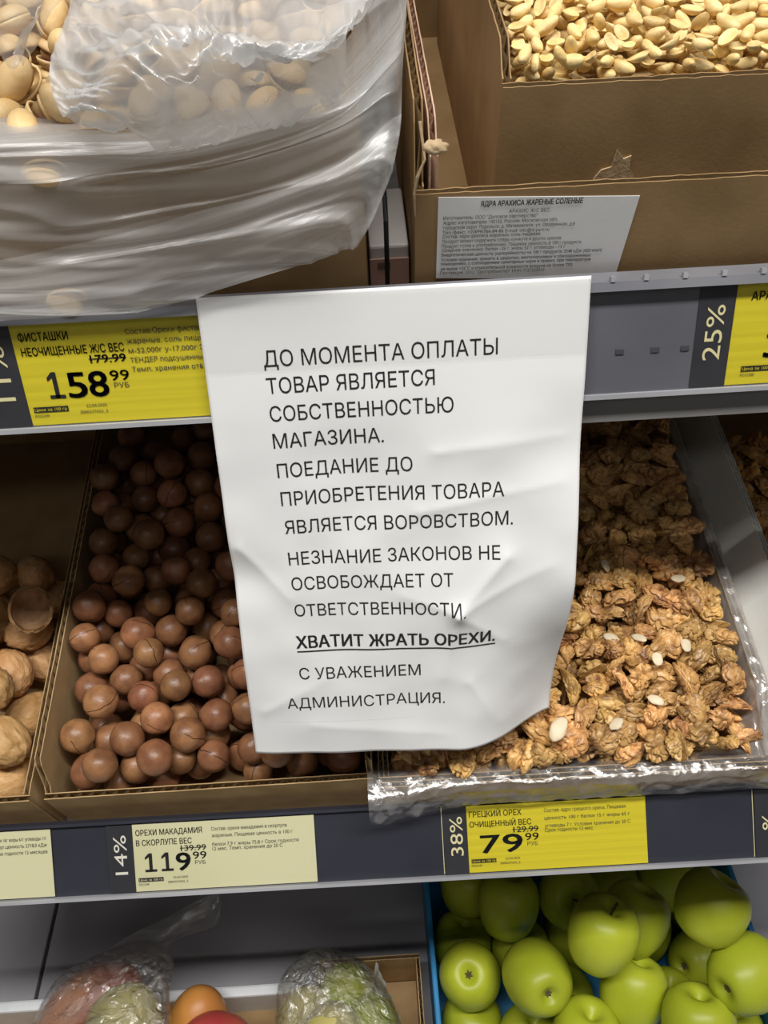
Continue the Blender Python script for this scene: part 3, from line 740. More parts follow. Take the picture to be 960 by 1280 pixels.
o = half_shell().build('walnut_half_shell', ['walnut', 'walnut_in'], None, True); o.location = LO.W(*pl)
o.rotation_euler = Euler((rad(62), rad(4), rad(14)))
tag(o, 'empty open walnut half shell lying hollow side out on the whole walnuts', 'nut shell')
MB().box((-.4855 - D_o.x, .0150 - D_o.y, -.024 - D_o.z), (-.263 - D_o.x, .395 - D_o.y, -.021 - D_o.z)).build('inner_base', 'card_dark', D_root)

# walnut kernels ------------------------------------------------------
ker = [kernel_mesh(k) for k in range(9)]; flk = [flake_mesh(k) for k in range(3)]
def klev(u, w_): return .050 + .018 * sm(.0, .10, w_) + .012 * sm(.1, .3, w_) + .004 * nz((u * 22, w_ * 22, 13))
kfloor = lambda u, w_: .016 + .012 * sm(.0, .3, w_)
P = pack(LO, 3200, .002, .268 - .004, Fw0 + .006, .335, .0074, .0108, kfloor, 15, tries=26, flat=.62, level=klev)
kleft, nk = heap(LO, P, ker, 'walnut_kernel', 'golden brown walnut kernel piece heaped in the film-lined tray right of the notice', 'nut', 'walnut kernels in the lined tray', .0118, 16, q='flat', tilt=.75, maxcover=3, keep=lambda p: not under_sheet(p, 70))
MB().box((.0005 - F_o.x, Fw0 + .009 - F_o.y, .010 - F_o.z), (.268 - F_o.x, .39 - F_o.y, .013 - F_o.z)).build('inner_base', 'card_dark', F_root)
if kleft:
    mb = MB(); rs = random.Random(77); kv = [([Vector(v.co) for v in me.vertices], [tuple(p.vertices) for p in me.polygons]) for me in ker]; b0 = LO.W(.13, .2, .03)
    for (u, w_, h, r) in kleft:
        vs, fs = kv[rs.randrange(9)]; qq = flatq(LO, rs, .7); c = LO.W(u, w_, h) - b0; mb.add([qq @ (v * (r / .0118)) + c for v in vs], fs)
    o = mb.build('walnut_kernel_bed', 'kernel', None, True); o.location = b0; tag(o, 'shaded bed of walnut kernels at the back of the lined tray', 'nuts', None, 'stuff')
rs = random.Random(5)
for (x, y, lab) in [(698, 911, 'large pale flake'), (764, 797, 'pale flake'), (799, 797, 'pale flake'), (822, 823, 'pale flake'), (770, 905, 'pale flake'), (848, 723, 'pale flake'), (757, 706, 'pale flake'), (858, 806, 'pale flake'), (820, 875, 'pale flake')]:
    c = at_h(LO, x, y, .05 if y > 850 else .057); hh = .0
    near = [p[2] + p[3] * .62 for p in P if math.hypot(p[0] - c.x, p[1] - c.y) < .011]
    hh = (max(near) if near else .045) + .0035
    c = at_h(LO, x, y, hh)
    o = bpy.data.objects.new('kernel_flake', flk[rs.randrange(3)]); COL.objects.link(o); o.location = LO.W(*c)
    o.rotation_mode = 'QUATERNION'; o.rotation_quaternion = flatq(LO, rs, .3); s = 1.15 if 'large' in lab else .72; o.scale = (s, s, s)
    tag(o, 'large pale bare walnut flake beside the lower right corner of the notice' if 'large' in lab else 'small pale bare flake of walnut on top of the kernels', 'nut', None if 'large' in lab else 'pale flakes on the walnut kernels')

P = pack(LO, 420, .315, .505, .004, .33, .0090, .0120, -.022, 45, tries=20, flat=.62, level=lambda u, w_: .006)
heap(LO, P, ker, 'walnut_kernel', 'brown nut piece lying in the white-faced carton at the right edge', 'nut', 'nut pieces in the right carton', .0118, 46, q='flat', tilt=.6, maxcover=2)
MB().box(Vector((.308, .0, -.028)) - G_o, Vector((.510, .39, -.025)) - G_o).build('inner_base', 'card_dark', G_root)

# ------------------------------------------------------------------ film liner of the walnut tray
def sweep(path_fn, nu, nv, name, m, parent, base, f=LO):
    mb = MB(); mb.grid(lambda s, t: path_fn(s, t) - base, nu, nv); return mb.build(name, m, parent, True)
F_liner = thing('film_liner', 'clear plastic liner film over the front and right edges of the walnut kernel tray', 'plastic liner', LO.W(*F_o), LO.rot)
def poly(pts, t):
    n = len(pts) - 1; k = min(int(t * n), n - 1); q = t * n - k; return Vector(pts[k]).lerp(Vector(pts[k + 1]), q)
def front_film(s, t):
    u = -.016 + s * .305
    tp = .0455 - .008 * s
    pr = [(Fw0 + .022, tp - .014), (Fw0 + .012, tp - .005), (Fw0 + .008, tp), (Fw0 - .0010, tp), (Fw0 - .0030, tp - .005), (Fw0 - .0042, tp - .017), (Fw0 - .0055, tp - .028), (Fw0 - .0030, tp - .036 - .006 * (1 - s))]
    p = poly([(0, *x) for x in pr], t); a_ = sm(.2, .6, t)
    w_ = p.y - a_ * (.001 + .003 * abs(nz((s * 9, t * 3, 2))) + .002 * abs(nz((s * 30, t * 6, 8)))) - .009 * a_ * math.exp(-(s / .13) ** 2) * (1 + .5 * nz((s * 40, t * 5, 2)))
    h = p.z + .0012 * nz((s * 25, t * 4, 4)) + .004 * a_ * nz((s * 6, 1, 5)) + .0008 * nz((s * 70, t * 8, 4)) - .004 * sm(.75, 1, t) * math.exp(-(s / .2) ** 2)
    return Vector((u, w_, h))
sweep(front_film, 150, 36, 'front_film', 'film_edge', F_liner, F_o)
def right_film(s, t):
    w_ = .006 + s * .385
    top = .0615 - .022 * (1 - sm(0, .055, w_ - Fw0))
    pr = [(.2555, .026), (.2635, .042), (.2672, top - .004), (.2685, top + .001), (.2770, top + .001), (.2800, top - .006), (.2830, top - .022)]
    p = poly([(a_, 0, b_) for a_, b_ in pr], t)
    k = .0030 * abs(nz((s * 14, t * 3, 7))) + .0022 * nz((s * 60, t * 9, 3)) + .0012 * nz((s * 130, t * 16, 5))
    return Vector((p.x - .5 * k, w_, p.z + k * .5))
sweep(right_film, 150, 26, 'side_film', 'film_clear', F_liner, F_o)

# ------------------------------------------------------------------ upper boxes
UH = -.0255
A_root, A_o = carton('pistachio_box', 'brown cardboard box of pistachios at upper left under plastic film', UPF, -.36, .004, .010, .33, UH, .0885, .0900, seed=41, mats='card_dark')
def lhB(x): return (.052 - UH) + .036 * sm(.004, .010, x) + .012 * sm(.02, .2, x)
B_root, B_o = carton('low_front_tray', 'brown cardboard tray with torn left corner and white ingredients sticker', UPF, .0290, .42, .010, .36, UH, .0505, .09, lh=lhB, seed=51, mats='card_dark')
q = lambda x, y, z: Vector((x, y, z)) - B_o
# sticker on the tray front
SX = [at_w(UPF, 548, 247, .0095), at_w(UPF, 800, 245, .0095), at_w(UPF, 768, 348, .0095), at_w(UPF, 545, 348, .0095)]
mb = MB(); mb.add([q(p.x, .0096, p.z) for p in SX[::-1]] + [q(p.x, .0099, p.z) for p in SX[::-1]], [(3, 2, 1, 0), (0, 1, 5, 4), (1, 2, 6, 5), (2, 3, 7, 6), (3, 0, 4, 7)])
stk = mb.build('sticker', 'paper', B_root); stk['label'] = 'white ingredients sticker printed in Russian'
STL = [('ЯДРА АРАХИСА ЖАРЕНЫЕ СОЛЕНЫЕ', (601, 258), 728, .0032, .02), ('АРАХИС Ж/С ВЕС', (636, 266), 687, .0022, .0),
       ('Изготовитель: ООО "Деловое партнерство"', (554, 275), 672, .0022, .0), ('Адрес изготовителя: 142152, Россия, Московская обл.,', (554, 281), 698, .0022, 0), ('городской округ Подольск, д. Матвеевское, ул. Обзаренная, д.8', (554, 287), 718, .0022, 0),
       ('Тел./факс: +7(499)766-84-86 E-mail: info@d-part.ru', (553, 293), 686, .0022, 0), ('Состав: ядра арахиса жареные, соль пищевая.', (553, 298), 676, .0022, 0), ('Продукт может содержать следы кунжута и других орехов.', (553, 304), 702, .0022, 0),
       ('Продукт готов к употреблению. Пищевая ценность в 100 г продукта', (552, 310), 726, .0022, 0), ('(средние значения): белки - 26 г, жиры 52 г, углеводы - 13 г', (552, 315), 706, .0022, 0),
       ('Энергетическая ценность (калорийность) на 100 г продукта: 2548 кДж (620 ккал)', (551, 321), 752, .0022, .005), ('Условия хранения: хранить в закрытых, вентилируемых и обеззараженных', (551, 327), 738, .0022, .005),
       ('помещениях, с соблюдением санитарных норм и правил, при температуре', (551, 332), 738, .0022, .005), ('не выше +25°С и относительной влажности воздуха не более 75%.', (551, 338), 716, .0022, .005), ('Поставщик ООО "Дистрибьютер" ИНН 7727323410', (550, 343), 680, .0022, 0)]
mb = MB()
for s_, (x, y), x1, cap, bo in STL:
    pa = at_w(UPF, x, y, .0095); pb = at_w(UPF, x1, y - (x1 - x) * .035, .0095); sl = (pb.z - pa.z) / (pb.x - pa.x)
    t = text2d(s_, 0, 0, width=pb.x - pa.x, cap=cap * .9, bold=bo, res=1)
    put(mb, t, lambda a_, b_: q(pa.x + a_, .0093, pa.z + b_ + sl * a_))
mb.build('sticker_print', 'ink_soft', stk)
# torn tab, inner flap and wood-pale strip beside the peanut box
mb = MB(); c = at_w(UPF, 544, 184, .004)
vs, fs = ICO3; mb.add([q(*(c + Vector((v.x * .0058, v.y * .004, v.z * .0030)) * (1 + .35 * nz(v, 2.2, 3)))) for v in vs], fs)
tag(mb.build('torn_tab', 'card_torn', B_root, True), 'torn fuzzy paper tab at the corner')
mb = MB(); prev = [(c.x - .006, .016, .083), (c.x - .004, .010, .068), (c.x - .0075, .009, .060), (c.x - .009, .0085, .052), (c.x - .0085, .0085, .040)]
mb.tube([q(*p) for p in prev], [.0008, .0006, .0009, .0007, .0003], 6); mb.build('torn_edge', 'card_torn', B_root)
mb = MB(); board(mb, q(.0362, .0160, UH), C_, B_, A, .30, .09, .004, seed=66, Hfn=lambda x: .078 - UH - .012 * (1 - sm(0, .02, x)))
tag(mb.build('inner_flap', 'card_pink', B_root), 'paler inner flap behind the torn corner')

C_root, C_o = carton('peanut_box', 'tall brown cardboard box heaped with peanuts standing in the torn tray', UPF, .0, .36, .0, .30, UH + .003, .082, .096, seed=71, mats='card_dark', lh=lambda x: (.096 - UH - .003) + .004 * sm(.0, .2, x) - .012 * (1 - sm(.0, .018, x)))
C_root.location = UPF.W(.0735 + .18, .045 + .15, UH + .003)
mb = MB()
tp = [at_w(UPF, *p, .043) for p in ((738, 234), (745, 222), (752, 214), (765, 210), (772, 189), (780, 200), (790, 196), (787, 212), (792, 222), (793, 234))]
cb = Vector((.0735 + .18, .045 + .15, UH + .003))
mb.add([Vector((p.x, .0445 - .0006, p.z)) - cb for p in tp] + [Vector((p.x, .0448, p.z)) - cb for p in tp], [tuple(range(10)), tuple(range(19, 9, -1))] + [(i, 10 + i, 10 + (i + 1) % 10, (i + 1) % 10) for i in range(10)])
tag(mb.build('torn_patch', 'card_torn', C_root), 'pale torn patch where a layer was ripped off')

# peanuts -------------------------------------------------------------
pea = [peanut_mesh(k) for k in range(8)]
def plev(u, w_): return .092 + .010 * sm(.05, .12, w_) + .012 * sm(.12, .25, w_) + .002 * nz((u * 40, w_ * 40, 3))
P = pack(UPF, 11000, .0795, .425, .0505, .300, .0036, .0048, lambda u, w_: .072 + .018 * sm(.08, .22, w_), 23, tries=6, flat=.72, level=plev)
left, npn = heap(UPF, P, pea, 'peanut', 'golden roasted salted peanut in the box at upper right', 'nut', 'roasted peanuts in the tall box', .0056, 24, q='flat', tilt=.5, maxcover=3)
left += [p[:4] for p in P if p[4] <= 2 and not in_view(UPF.W(*p[:3]))]
if left:
    mb = MB(); rs = random.Random(99); pv = [( [Vector(v.co) for v in me.vertices], [tuple(p.vertices) for p in me.polygons]) for me in pea]
    b0 = UPF.W(.19, .15, .07)
    for (u, w_, h, r) in left:
        vs, fs = pv[rs.randrange(8)]; qq = flatq(UPF, rs, .5); c = UPF.W(u, w_, h) - b0
        mb.add([qq @ (v * (r / .0056)) + c for v in vs], fs)
    o = mb.build('peanut_bed', 'peanut', None, True); o.location = b0
    tag(o, 'bed of roasted peanuts filling the back of the tall box', 'nuts', None, 'stuff')
MB().box(Vector((.0795, .0505, .0665)) - cb, Vector((.425, .338, .0695)) - cb).build('inner_base', 'card', C_root)

# pistachios ----------------------------------------------------------
pis = [pist_mesh(k) for k in range(6)]; pk = pist_kernel_mesh()
def pslev(u, w_): return .092 + .018 * sm(.03, .15, w_) + .003 * nz((u * 30, w_ * 30, 5))
P = pack(UPF, 1200, -.235, -.004, .0160, .30, .0085, .0102, lambda u, w_: .060 + .012 * sm(.03, .15, w_), 33, tries=30, flat=.85, level=pslev)
_, nps = heap(UPF, P, pis, 'pistachio', 'beige pistachio in its split shell in the box at upper left', 'nut', 'pistachios in the left upper box', .0094, 34, q='flat', tilt=.6, maxcover=3, kids=[('nut_kernel', pk)])
MB().box(Vector((-.355, .0155, .054)) - A_o, Vector((-.001, .325, .057)) - A_o).build('inner_base', 'card', A_root)
# loose cardboard divider standing in the pistachios
dv = [at_w(UPF, 280, 24, .165), at_w(UPF, 424, 36, .165)]
fl_o = Vector(((dv[0].x + dv[1].x) / 2, .165, .085))
dr = thing('cardboard_divider', 'grey-brown cardboard divider stuck upright in the pistachios behind the film', 'cardboard', UPF.W(*fl_o), UPF.rot)
board(MB(), Vector((dv[0].x, .165, .085)) - fl_o, A, B_, C_, dv[1].x - dv[0].x, .065, .004, seed=5).build('panel', 'card_dark', dr)

# ------------------------------------------------------------------ pistachio liner film
def catmull(p, t):
    n = len(p) - 1; x = min(max(t, 0), 1) * n; k = min(int(x), n - 1); q_ = x - k
    P0, P1, P2, P3 = p[max(k - 1, 0)], p[k], p[k + 1], p[min(k + 2, n)]
    return .5 * ((2 * P1) + (P2 - P0) * q_ + (2 * P0 - 5 * P1 + 4 * P2 - P3) * q_ ** 2 + (3 * P1 - P0 - 3 * P2 + P3) * q_ ** 3)
def ctrl(rows): return [[at_w(UPF, *p) for p in r] for r in rows]
liner = thing('film_liner', 'crumpled milky plastic liner draped over the front of the pistachio box', 'plastic liner', UPF.W(-.1, .1, .1), UPF.rot)
lb = Vector((-.1, .1, .1))
# rows run left to right (px, py, w): from inside over the crest and down to the hem
R_ = ctrl([[(-60, 120, .060), (70, 140, .060), (190, 130, .060), (310, 110, .062), (420, 60, .085), (480, -30, .14), (505, -70, .16)],
           [(-60, 168, .010), (70, 168, .010), (190, 164, .010), (310, 146, .012), (420, 105, .030), (490, 30, .07), (508, -10, .10)],
           [(-60, 215, .000), (70, 215, .000), (190, 205, .000), (310, 185, .000), (420, 150, .004), (485, 95, .020), (503, 80, .035)],
           [(-60, 300, -.004), (70, 298, -.004), (190, 275, -.005), (310, 248, -.005), (410, 215, -.003), (475, 170, .003), (499, 160, .008)],
           [(-60, 355, -.009), (70, 352, -.009), (190, 328, -.010), (310, 298, -.009), (405, 262, -.007), (462, 232, -.004), (484, 225, -.003)],
           [(-60, 392, -.0135), (70, 393, -.0135), (190, 379, -.0125), (310, 346, -.010), (400, 318, -.008), (430, 307, -.007), (447, 302, -.006)]])
def drape(s, t):
    p = catmull([catmull(r, s) for r in R_], t)
    # folds gathered at the upper right corner and fanning toward the left
    fan = (t - .42) * (0.55 + 1.0 * (1 - s))
    k = sm(.15, .4, t) * (1 - .3 * sm(.9, 1, t))
    f1 = math.sin(fan * 34 + 3.0 * nz((s * 2, t * 2, 1))) ; f2 = 1 - abs(nz((s * 3.0, fan * 11, 2))) * 2.2
    d = k * (.0016 * f1 * sm(.1, .9, s) + .0030 * max(0, f2 - .35) + .0022 * nz((s * 6, t * 5, 9)))
    d += (1 - k) * (.004 * nz((s * 7, t * 5, 4)))
    lower = .003 * sm(.85, 1, t)
    return Vector((p.x, p.y - d - .001, p.z + .0012 * f1 * k))
mb = MB(); mb.grid(lambda s, t: drape(s, t) - lb, 200, 130); mb.build('front_drape', 'film', liner, True)
def crest2(s, t): p = drape(s, .02 + (.40 - .10 * s + .03 * nz((s * 4, 0, 3))) * t); return Vector((p.x, p.y - .0014 - .002 * t, p.z + .001))
mb = MB(); mb.grid(lambda s, t: crest2(s, t) - lb, 160, 50); mb.build('crest_fold', 'film', liner, True)
def hem2(s, t): p = drape(s, 1 - (.36 + .1 * s + .04 * nz((s * 5, 0, 8))) * (1 - t)); return Vector((p.x, p.y - .0016 - .001 * t, p.z))
mb = MB(); mb.grid(lambda s, t: hem2(s, t) - lb, 160, 50); mb.build('hem_fold', 'film', liner, True)
# crumpled bunch lying on the pistachios
R2 = [[at_h(UPF, *p) for p in r] for r in
      [[(95, -40, .118), (170, -45, .124), (250, -50, .125), (340, -50, .12), (440, -50, .12), (520, -60, .122)],
       [(84, 20, .116), (150, 10, .128), (230, 15, .132), (300, 45, .124), (400, 45, .126), (470, 0, .122)],
       [(62, 85, .112), (130, 70, .126), (220, 70, .131), (300, 70, .126), (380, 68, .124), (440, 55, .118)],
       [(75, 140, .106), (140, 125, .116), (220, 120, .120), (300, 105, .118), (370, 92, .114), (430, 95, .108)],
       [(105, 162, .100), (160, 162, .103), (230, 158, .106), (300, 140, .106), (360, 128, .104), (420, 116, .100)]]]
def bunch(s, t):
    p = catmull([catmull(r, s) for r in R2], t)
    e = min(1, s / .05)
    ww = .25 * nz((s * 2, t * 2, 11)); d = .013 * nz((s * 3.2, t * 2.6, 1)) + .005 * (1 - 2.4 * abs(nz((s * 4 + t * 7 + ww * 6, (t - s) * 3, 4)))) + .0028 * (1 - 2.4 * abs(nz((s * 15 - t * 9 + ww * 8, t * 7, 8)))) + .0007 * nz((s * 40, t * 36, 8)) - .004
    return Vector((p.x, p.y, p.z + d * (.35 + .65 * e)))
mb = MB(); mb.grid(lambda s, t: bunch(s, t) - lb, 150, 110); mb.build('crumpled_bunch', 'film_crumple', liner, True)
R3 = [[at_h(UPF, *p) for p in r] for r in [[(-60, -60, .14), (20, -50, .14), (100, -50, .128)], [(-60, 10, .13), (10, 10, .135), (66, 15, .115)], [(-60, 66, .115), (-5, 72, .115), (28, 80, .103)]]]
def corner(s, t):
    p = catmull([catmull(r, s) for r in R3], t); return Vector((p.x, p.y, p.z + .004 * math.sin(s * 16 + 2 * nz((s * 3, t * 3, 2))) + .003 * nz((s * 9, t * 3, 6))))
mb = MB(); mb.grid(lambda s, t: corner(s, t) - lb, 70, 40); mb.build('corner_fold', 'film', liner, True)
# two stray pistachios caught between film and box
for (x, y, w_, lab) in ((56, 216, .0035, 'pistachio caught inside the film fold over the box edge'), (84, 376, -.0045, 'pistachio caught in the hem of the film above the yellow price tag')):
    o = bpy.data.objects.new('pistachio', pis[0]); COL.objects.link(o); o.location = UPF.W(*at_w(UPF, x, y, w_)); o.scale = (.92, .62, .92)
    o.rotation_euler = (UPF.th + rad(90), rad(8), rad(4)); tag(o, lab, 'nut')
    c_ = bpy.data.objects.new('nut_kernel', pk); COL.objects.link(c_); c_.parent = o

# packet and wire rack in the gap between the upper boxes ----------------
g = [at_w(UPF, 461, 352, .05), at_w(UPF, 511, 282, .05)]
pr = thing('small_packet', 'white and pink packet lying in the gap between the two upper boxes', 'packet', UPF.W(.016, .055, -.0255), UPF.rot)
po = Vector((.016, .055, -.0255))
MB().box(Vector((.0062, .038, -.0245)) - po, Vector((.0278, .095, .004)) - po).build('body', 'pack_white', pr, bevel=.0015)
MB().box(Vector((.0062, .0372, -.0245)) - po, Vector((.0278, .038, -.004)) - po).build('pink_band', 'pack_pink', pr)
mb = MB()
for k in range(9): mb.box(Vector((.0105 + k * .0008, .0368, -.0105)) - po, Vector((.0105 + k * .0008 + .0004, .0372, -.0060)) - po)
mb.build('barcode', 'ink_soft', pr)
wr = thing('wire_divider', 'black wire divider standing in the gap between the upper boxes', 'wire rack', UPF.W(.0160, .03, -.0255), UPF.rot)
wo = Vector((.0160, .03, -.0255))
MB().tube([Vector((.0150, .022, -.0255)) - wo, Vector((.0150, .022, .030)) - wo, Vector((.0150, .030, .038)) - wo, Vector((.0150, .30, .038)) - wo], .0013, 8).build('upright_rod', 'wire', wr)
for w_ in (.10, .15, .20): MB().tube([Vector((.0055, w_, .0365)) - wo, Vector((.0275, w_, .0365)) - wo], .0013, 8).build('cross_rod', 'wire', wr)

# ------------------------------------------------------------------ bottom deck goods
def lathe(mb, prof, n=32, mi=0, wob=None):
    m = len(prof); vs = []; fs = []
    for j, (r, z) in enumerate(prof):
        for i in range(n):
            th = 2 * math.pi * i / n; k = wob(th, j / (m - 1)) if wob else 1
            vs.append((r * k * math.cos(th), r * k * math.sin(th), z))
    for j in range(m - 1):
        for i in range(n): fs.append((j * n + i, j * n + (i + 1) % n, (j + 1) * n + (i + 1) % n, (j + 1) * n + i))
    fs += [tuple(range(n))[::-1], tuple((m - 1) * n + i for i in range(n))]
    return mb.add(vs, fs, mi)
def apple_mesh(k):
    prof = [(.0006, -.0270), (.003, -.0278), (.007, -.0312), (.011, -.0336), (.017, -.0335), (.0235, -.0298), (.0298, -.0215), (.0338, -.010), (.0352, .002), (.0340, .0135), (.0300, .0235), (.0238, .0298), (.0170, .0322), (.0110, .0312), (.0065, .0275), (.003, .0235), (.0006, .0220)]
    tall = (1.0, 1.05, .97, 1.03)[k % 4]
    pts = []
    for i in range(len(prof) * 2 - 1):
        a_ = prof[i // 2]; b_ = prof[min(i // 2 + 1, len(prof) - 1)]; pts.append(a_ if i % 2 == 0 else ((a_[0] + b_[0]) / 2, (a_[1] + b_[1]) / 2))
    pts = [(r * (1 - (.05 * (1 - (z + .034) / .068))), z * tall) for r, z in pts]
    mb = MB(); lathe(mb, pts, 36, 0, lambda th, j: 1 + .022 * math.sin(5 * th + k) * (1 - j) ** 2 + .018 * math.sin(2 * th + k * 2))
    me = mb.mesh('apple', 'apple', True); return me
APM = [apple_mesh(k) for k in range(4)]
mb = MB(); mb.tube([(0, 0, .020), (.001, .0005, .028), (.003, .001, .038)], [.0012, .0011, .0016], 8); STEM = mb.mesh('stem', 'stem', True)
mb = MB()
for i in range(6):
    th = i * math.pi / 3; mb.tube([(0, 0, -.0262), (math.cos(th) * .0025, math.sin(th) * .0025, -.0300), (math.cos(th) * .0045, math.sin(th) * .0045, -.0298)], [.0014, .0012, .0003], 6)
CAL = mb.mesh('calyx', 'calyx', True)
# crate
CU0, CU1 = .033, .402
cr = thing('blue_crate', 'blue fruit crate heaped with green apples at lower right', 'crate', BO.W((CU0 + CU1) / 2, 0, 0), BO.rot)
co = Vector(((CU0 + CU1) / 2, 0, 0)); q = lambda x, y, z: Vector((x, y, z)) - co
CW0, CW1, CH = -.18, .145, .105
MB().box(q(CU0, CW0, 0), q(CU0 + .006, CW1, CH)).build('side_panel', 'blue', cr, bevel=.002)
MB().box(q(CU1 - .006, CW0, 0), q(CU1, CW1, CH)).build('side_panel', 'blue', cr, bevel=.002)
MB().box(q(CU0 + .006, CW1 - .006, 0), q(CU1 - .006, CW1, CH)).build('back_panel', 'blue', cr, bevel=.002)
MB().box(q(CU0 + .006, CW0, 0), q(CU1 - .006, CW0 + .006, CH * .8)).build('front_panel', 'blue', cr, bevel=.002)
MB().box(q(CU0 + .006, CW0 + .006, .001), q(CU1 - .006, CW1 - .006, .006)).build('base_panel', 'blue', cr)
MB().box(q(CU0 - .001, CW1 + .004, 0), q(CU1 + .03, CW1 + .008, .16)).build('cardboard_backing', 'card_dark', cr)
# (px, py, apparent radius px, axis turn: which way the eye or stem points), nearest first
AP = [(578, 1225, 40, 'c', (-.1, -.5, .8), 'leftmost green apple in the front row, its calyx dimple facing out'),
      (672, 1222, 43, 'c', (.15, -.85, .45), 'green apple second from left in the front row, calyx facing the viewer'),
      (753, 1168, 45, 's', (.3, .15, .95), 'tall yellow-green apple on top at the middle of the crate, stem hollow upward'),
      (788, 1240, 43, 'n', (.3, .4, .8), 'smooth green apple just below the tall middle apple'),
      (862, 1197, 37, 'c', (-.85, -.45, .3), 'green apple whose dimple faces left, right of the middle'),
      (933, 1217, 46, 'c', (-.85, -.5, .1), 'large green apple at the right edge with its dimple at left'),
      (889, 1134, 45, 'n', (.5, .3, .8), 'large green apple at the back right under the price rail'),
      (640, 1130, 39, 'n', (.2, .4, .9), 'plain green apple at the back left under the price rail'),
      (706, 1120, 39, 's', (.0, -.75, .65), 'green apple with dark stem hollow at the back, left of centre'),
      (792, 1160, 42, 'n', (.4, .3, .8), 'green apple partly hidden behind the tall middle apple'),
      (622, 1195, 36, 'n', (.1, .2, .9), 'shaded green apple between the two front left apples'),
      (745, 1285, 44, 'n', (.2, .2, .9), 'green apple cut off by the bottom edge below the middle'),
      (640, 1288, 40, 'n', (.2, .1, .9), 'green apple cut off by the bottom edge at lower left centre'),
      (872, 1283, 46, 'n', (.1, .4, .9), 'green apple cut off by the bottom edge at lower right'),
      (572, 1290, 38, 'n', (.2, .2, .9), 'green apple at the bottom left corner of the crate'),
      (836, 1252, 37, 'n', (.1, .2, .9), 'small glimpsed apple between the two lower right apples'),
      (955, 1288, 40, 'n', (.1, .2, .9), 'green apple in the bottom right corner of the picture'),
      (572, 1165, 36, 'n', (.1, .2, .9), 'dim green apple against the left side of the crate'),
      (578, 1112, 36, 'n', (.1, .2, .9), 'dark shaded apple in the back left corner of the crate'),
      (824, 1172, 37, 'n', (.1, .2, .9), 'dim apple behind the apple with its dimple facing left'),
      (768, 1108, 37, 'n', (.1, .2, .9), 'dark shaded apple at the back middle under the rail'),
      (830, 1102, 37, 'n', (.1, .2, .9), 'dark shaded apple at the back right of centre under the rail'),
      (703, 1190, 37, 'n', (.1, .2, .9), 'dim apple in the gap behind the second front apple'),
      (690, 1255, 37, 'n', (.1, .2, .9), 'dim apple in the low gap between the front apples'),
      (925, 1160, 36, 'n', (.1, .2, .9), 'dim apple behind the large apple at the right edge')]
pos = []
for i, (x, y, r, *_r) in enumerate(AP):
    d = ray(x, y); rr = .0355; z = rr * F / r; z = min(max(z, .78), 1.0)
    pos.append(BO.L(CAM + d * z))
fixed = len(AP)
# settle: push overlapping apples apart, keep them in the crate and above its base
for it in range(160):
    for i in range(len(pos)):
        for j in range(i):
            d = pos[i] - pos[j]; L = d.length
            if L < .0685:
                pv = d.normalized() * (.0685 - L) * .5
                wi, wj = (1.0, .25) if i > j and i >= 9 > j else (1, 1)
                pos[i] += pv * wi; pos[j] -= pv * wj
        p = pos[i]; p.x = min(max(p.x, CU0 + .042), CU1 - .042); p.y = min(max(p.y, CW0 + .042), CW1 - .042); p.z = max(p.z, .042)
    
for i, (x, y, r, kind, ax, lab) in enumerate(AP):
    o = bpy.data.objects.new('green_apple', APM[i % 4]); COL.objects.link(o); o.location = BO.W(*pos[i])
    v = Vector(ax).normalized()
    if kind == 'c': v = -v
    o.rotation_mode = 'QUATERNION'; o.rotation_quaternion = Vector((0, 0, 1)).rotation_difference(v)
    o.scale = (1, 1, 1.0); tag(o, lab, 'apple', 'green apples in the blue crate')
    if kind == 's':
        c_ = bpy.data.objects.new('stem', STEM); COL.objects.link(c_); c_.parent = o; c_['label'] = 'brown stem'; o.data = APM[3]
    c_ = bpy.data.objects.new('calyx', CAL); COL.objects.link(c_); c_.parent = o

# white crate with mangoes
wc = thing('white_crate', 'white plastic crate with mangoes at lower left', 'crate', BO.W(-.35, -.15, 0), BO.rot)
wo = Vector((-.35, -.15, 0)); q = lambda x, y, z: Vector((x, y, z)) - wo
WW, WH = .016, .070
MB().box(q(-.62, WW - .012, 0), q(-.098, WW, WH)).build('back_panel', 'white_foam', wc, bevel=.003)
MB().box(q(-.62, -.30, 0), q(-.608, WW - .012, WH)).build('side_panel', 'white_foam', wc, bevel=.003)
MB().box(q(-.110, -.30, 0), q(-.098, WW - .012, WH)).build('side_panel', 'white_foam', wc, bevel=.003)
MB().box(q(-.608, -.30, 0), q(-.110, -.288, WH)).build('front_panel', 'white_foam', wc, bevel=.003)
MB().box(q(-.608, -.288, .001), q(-.110, WW - .012, .007)).build('base_panel', 'card_dark', wc)
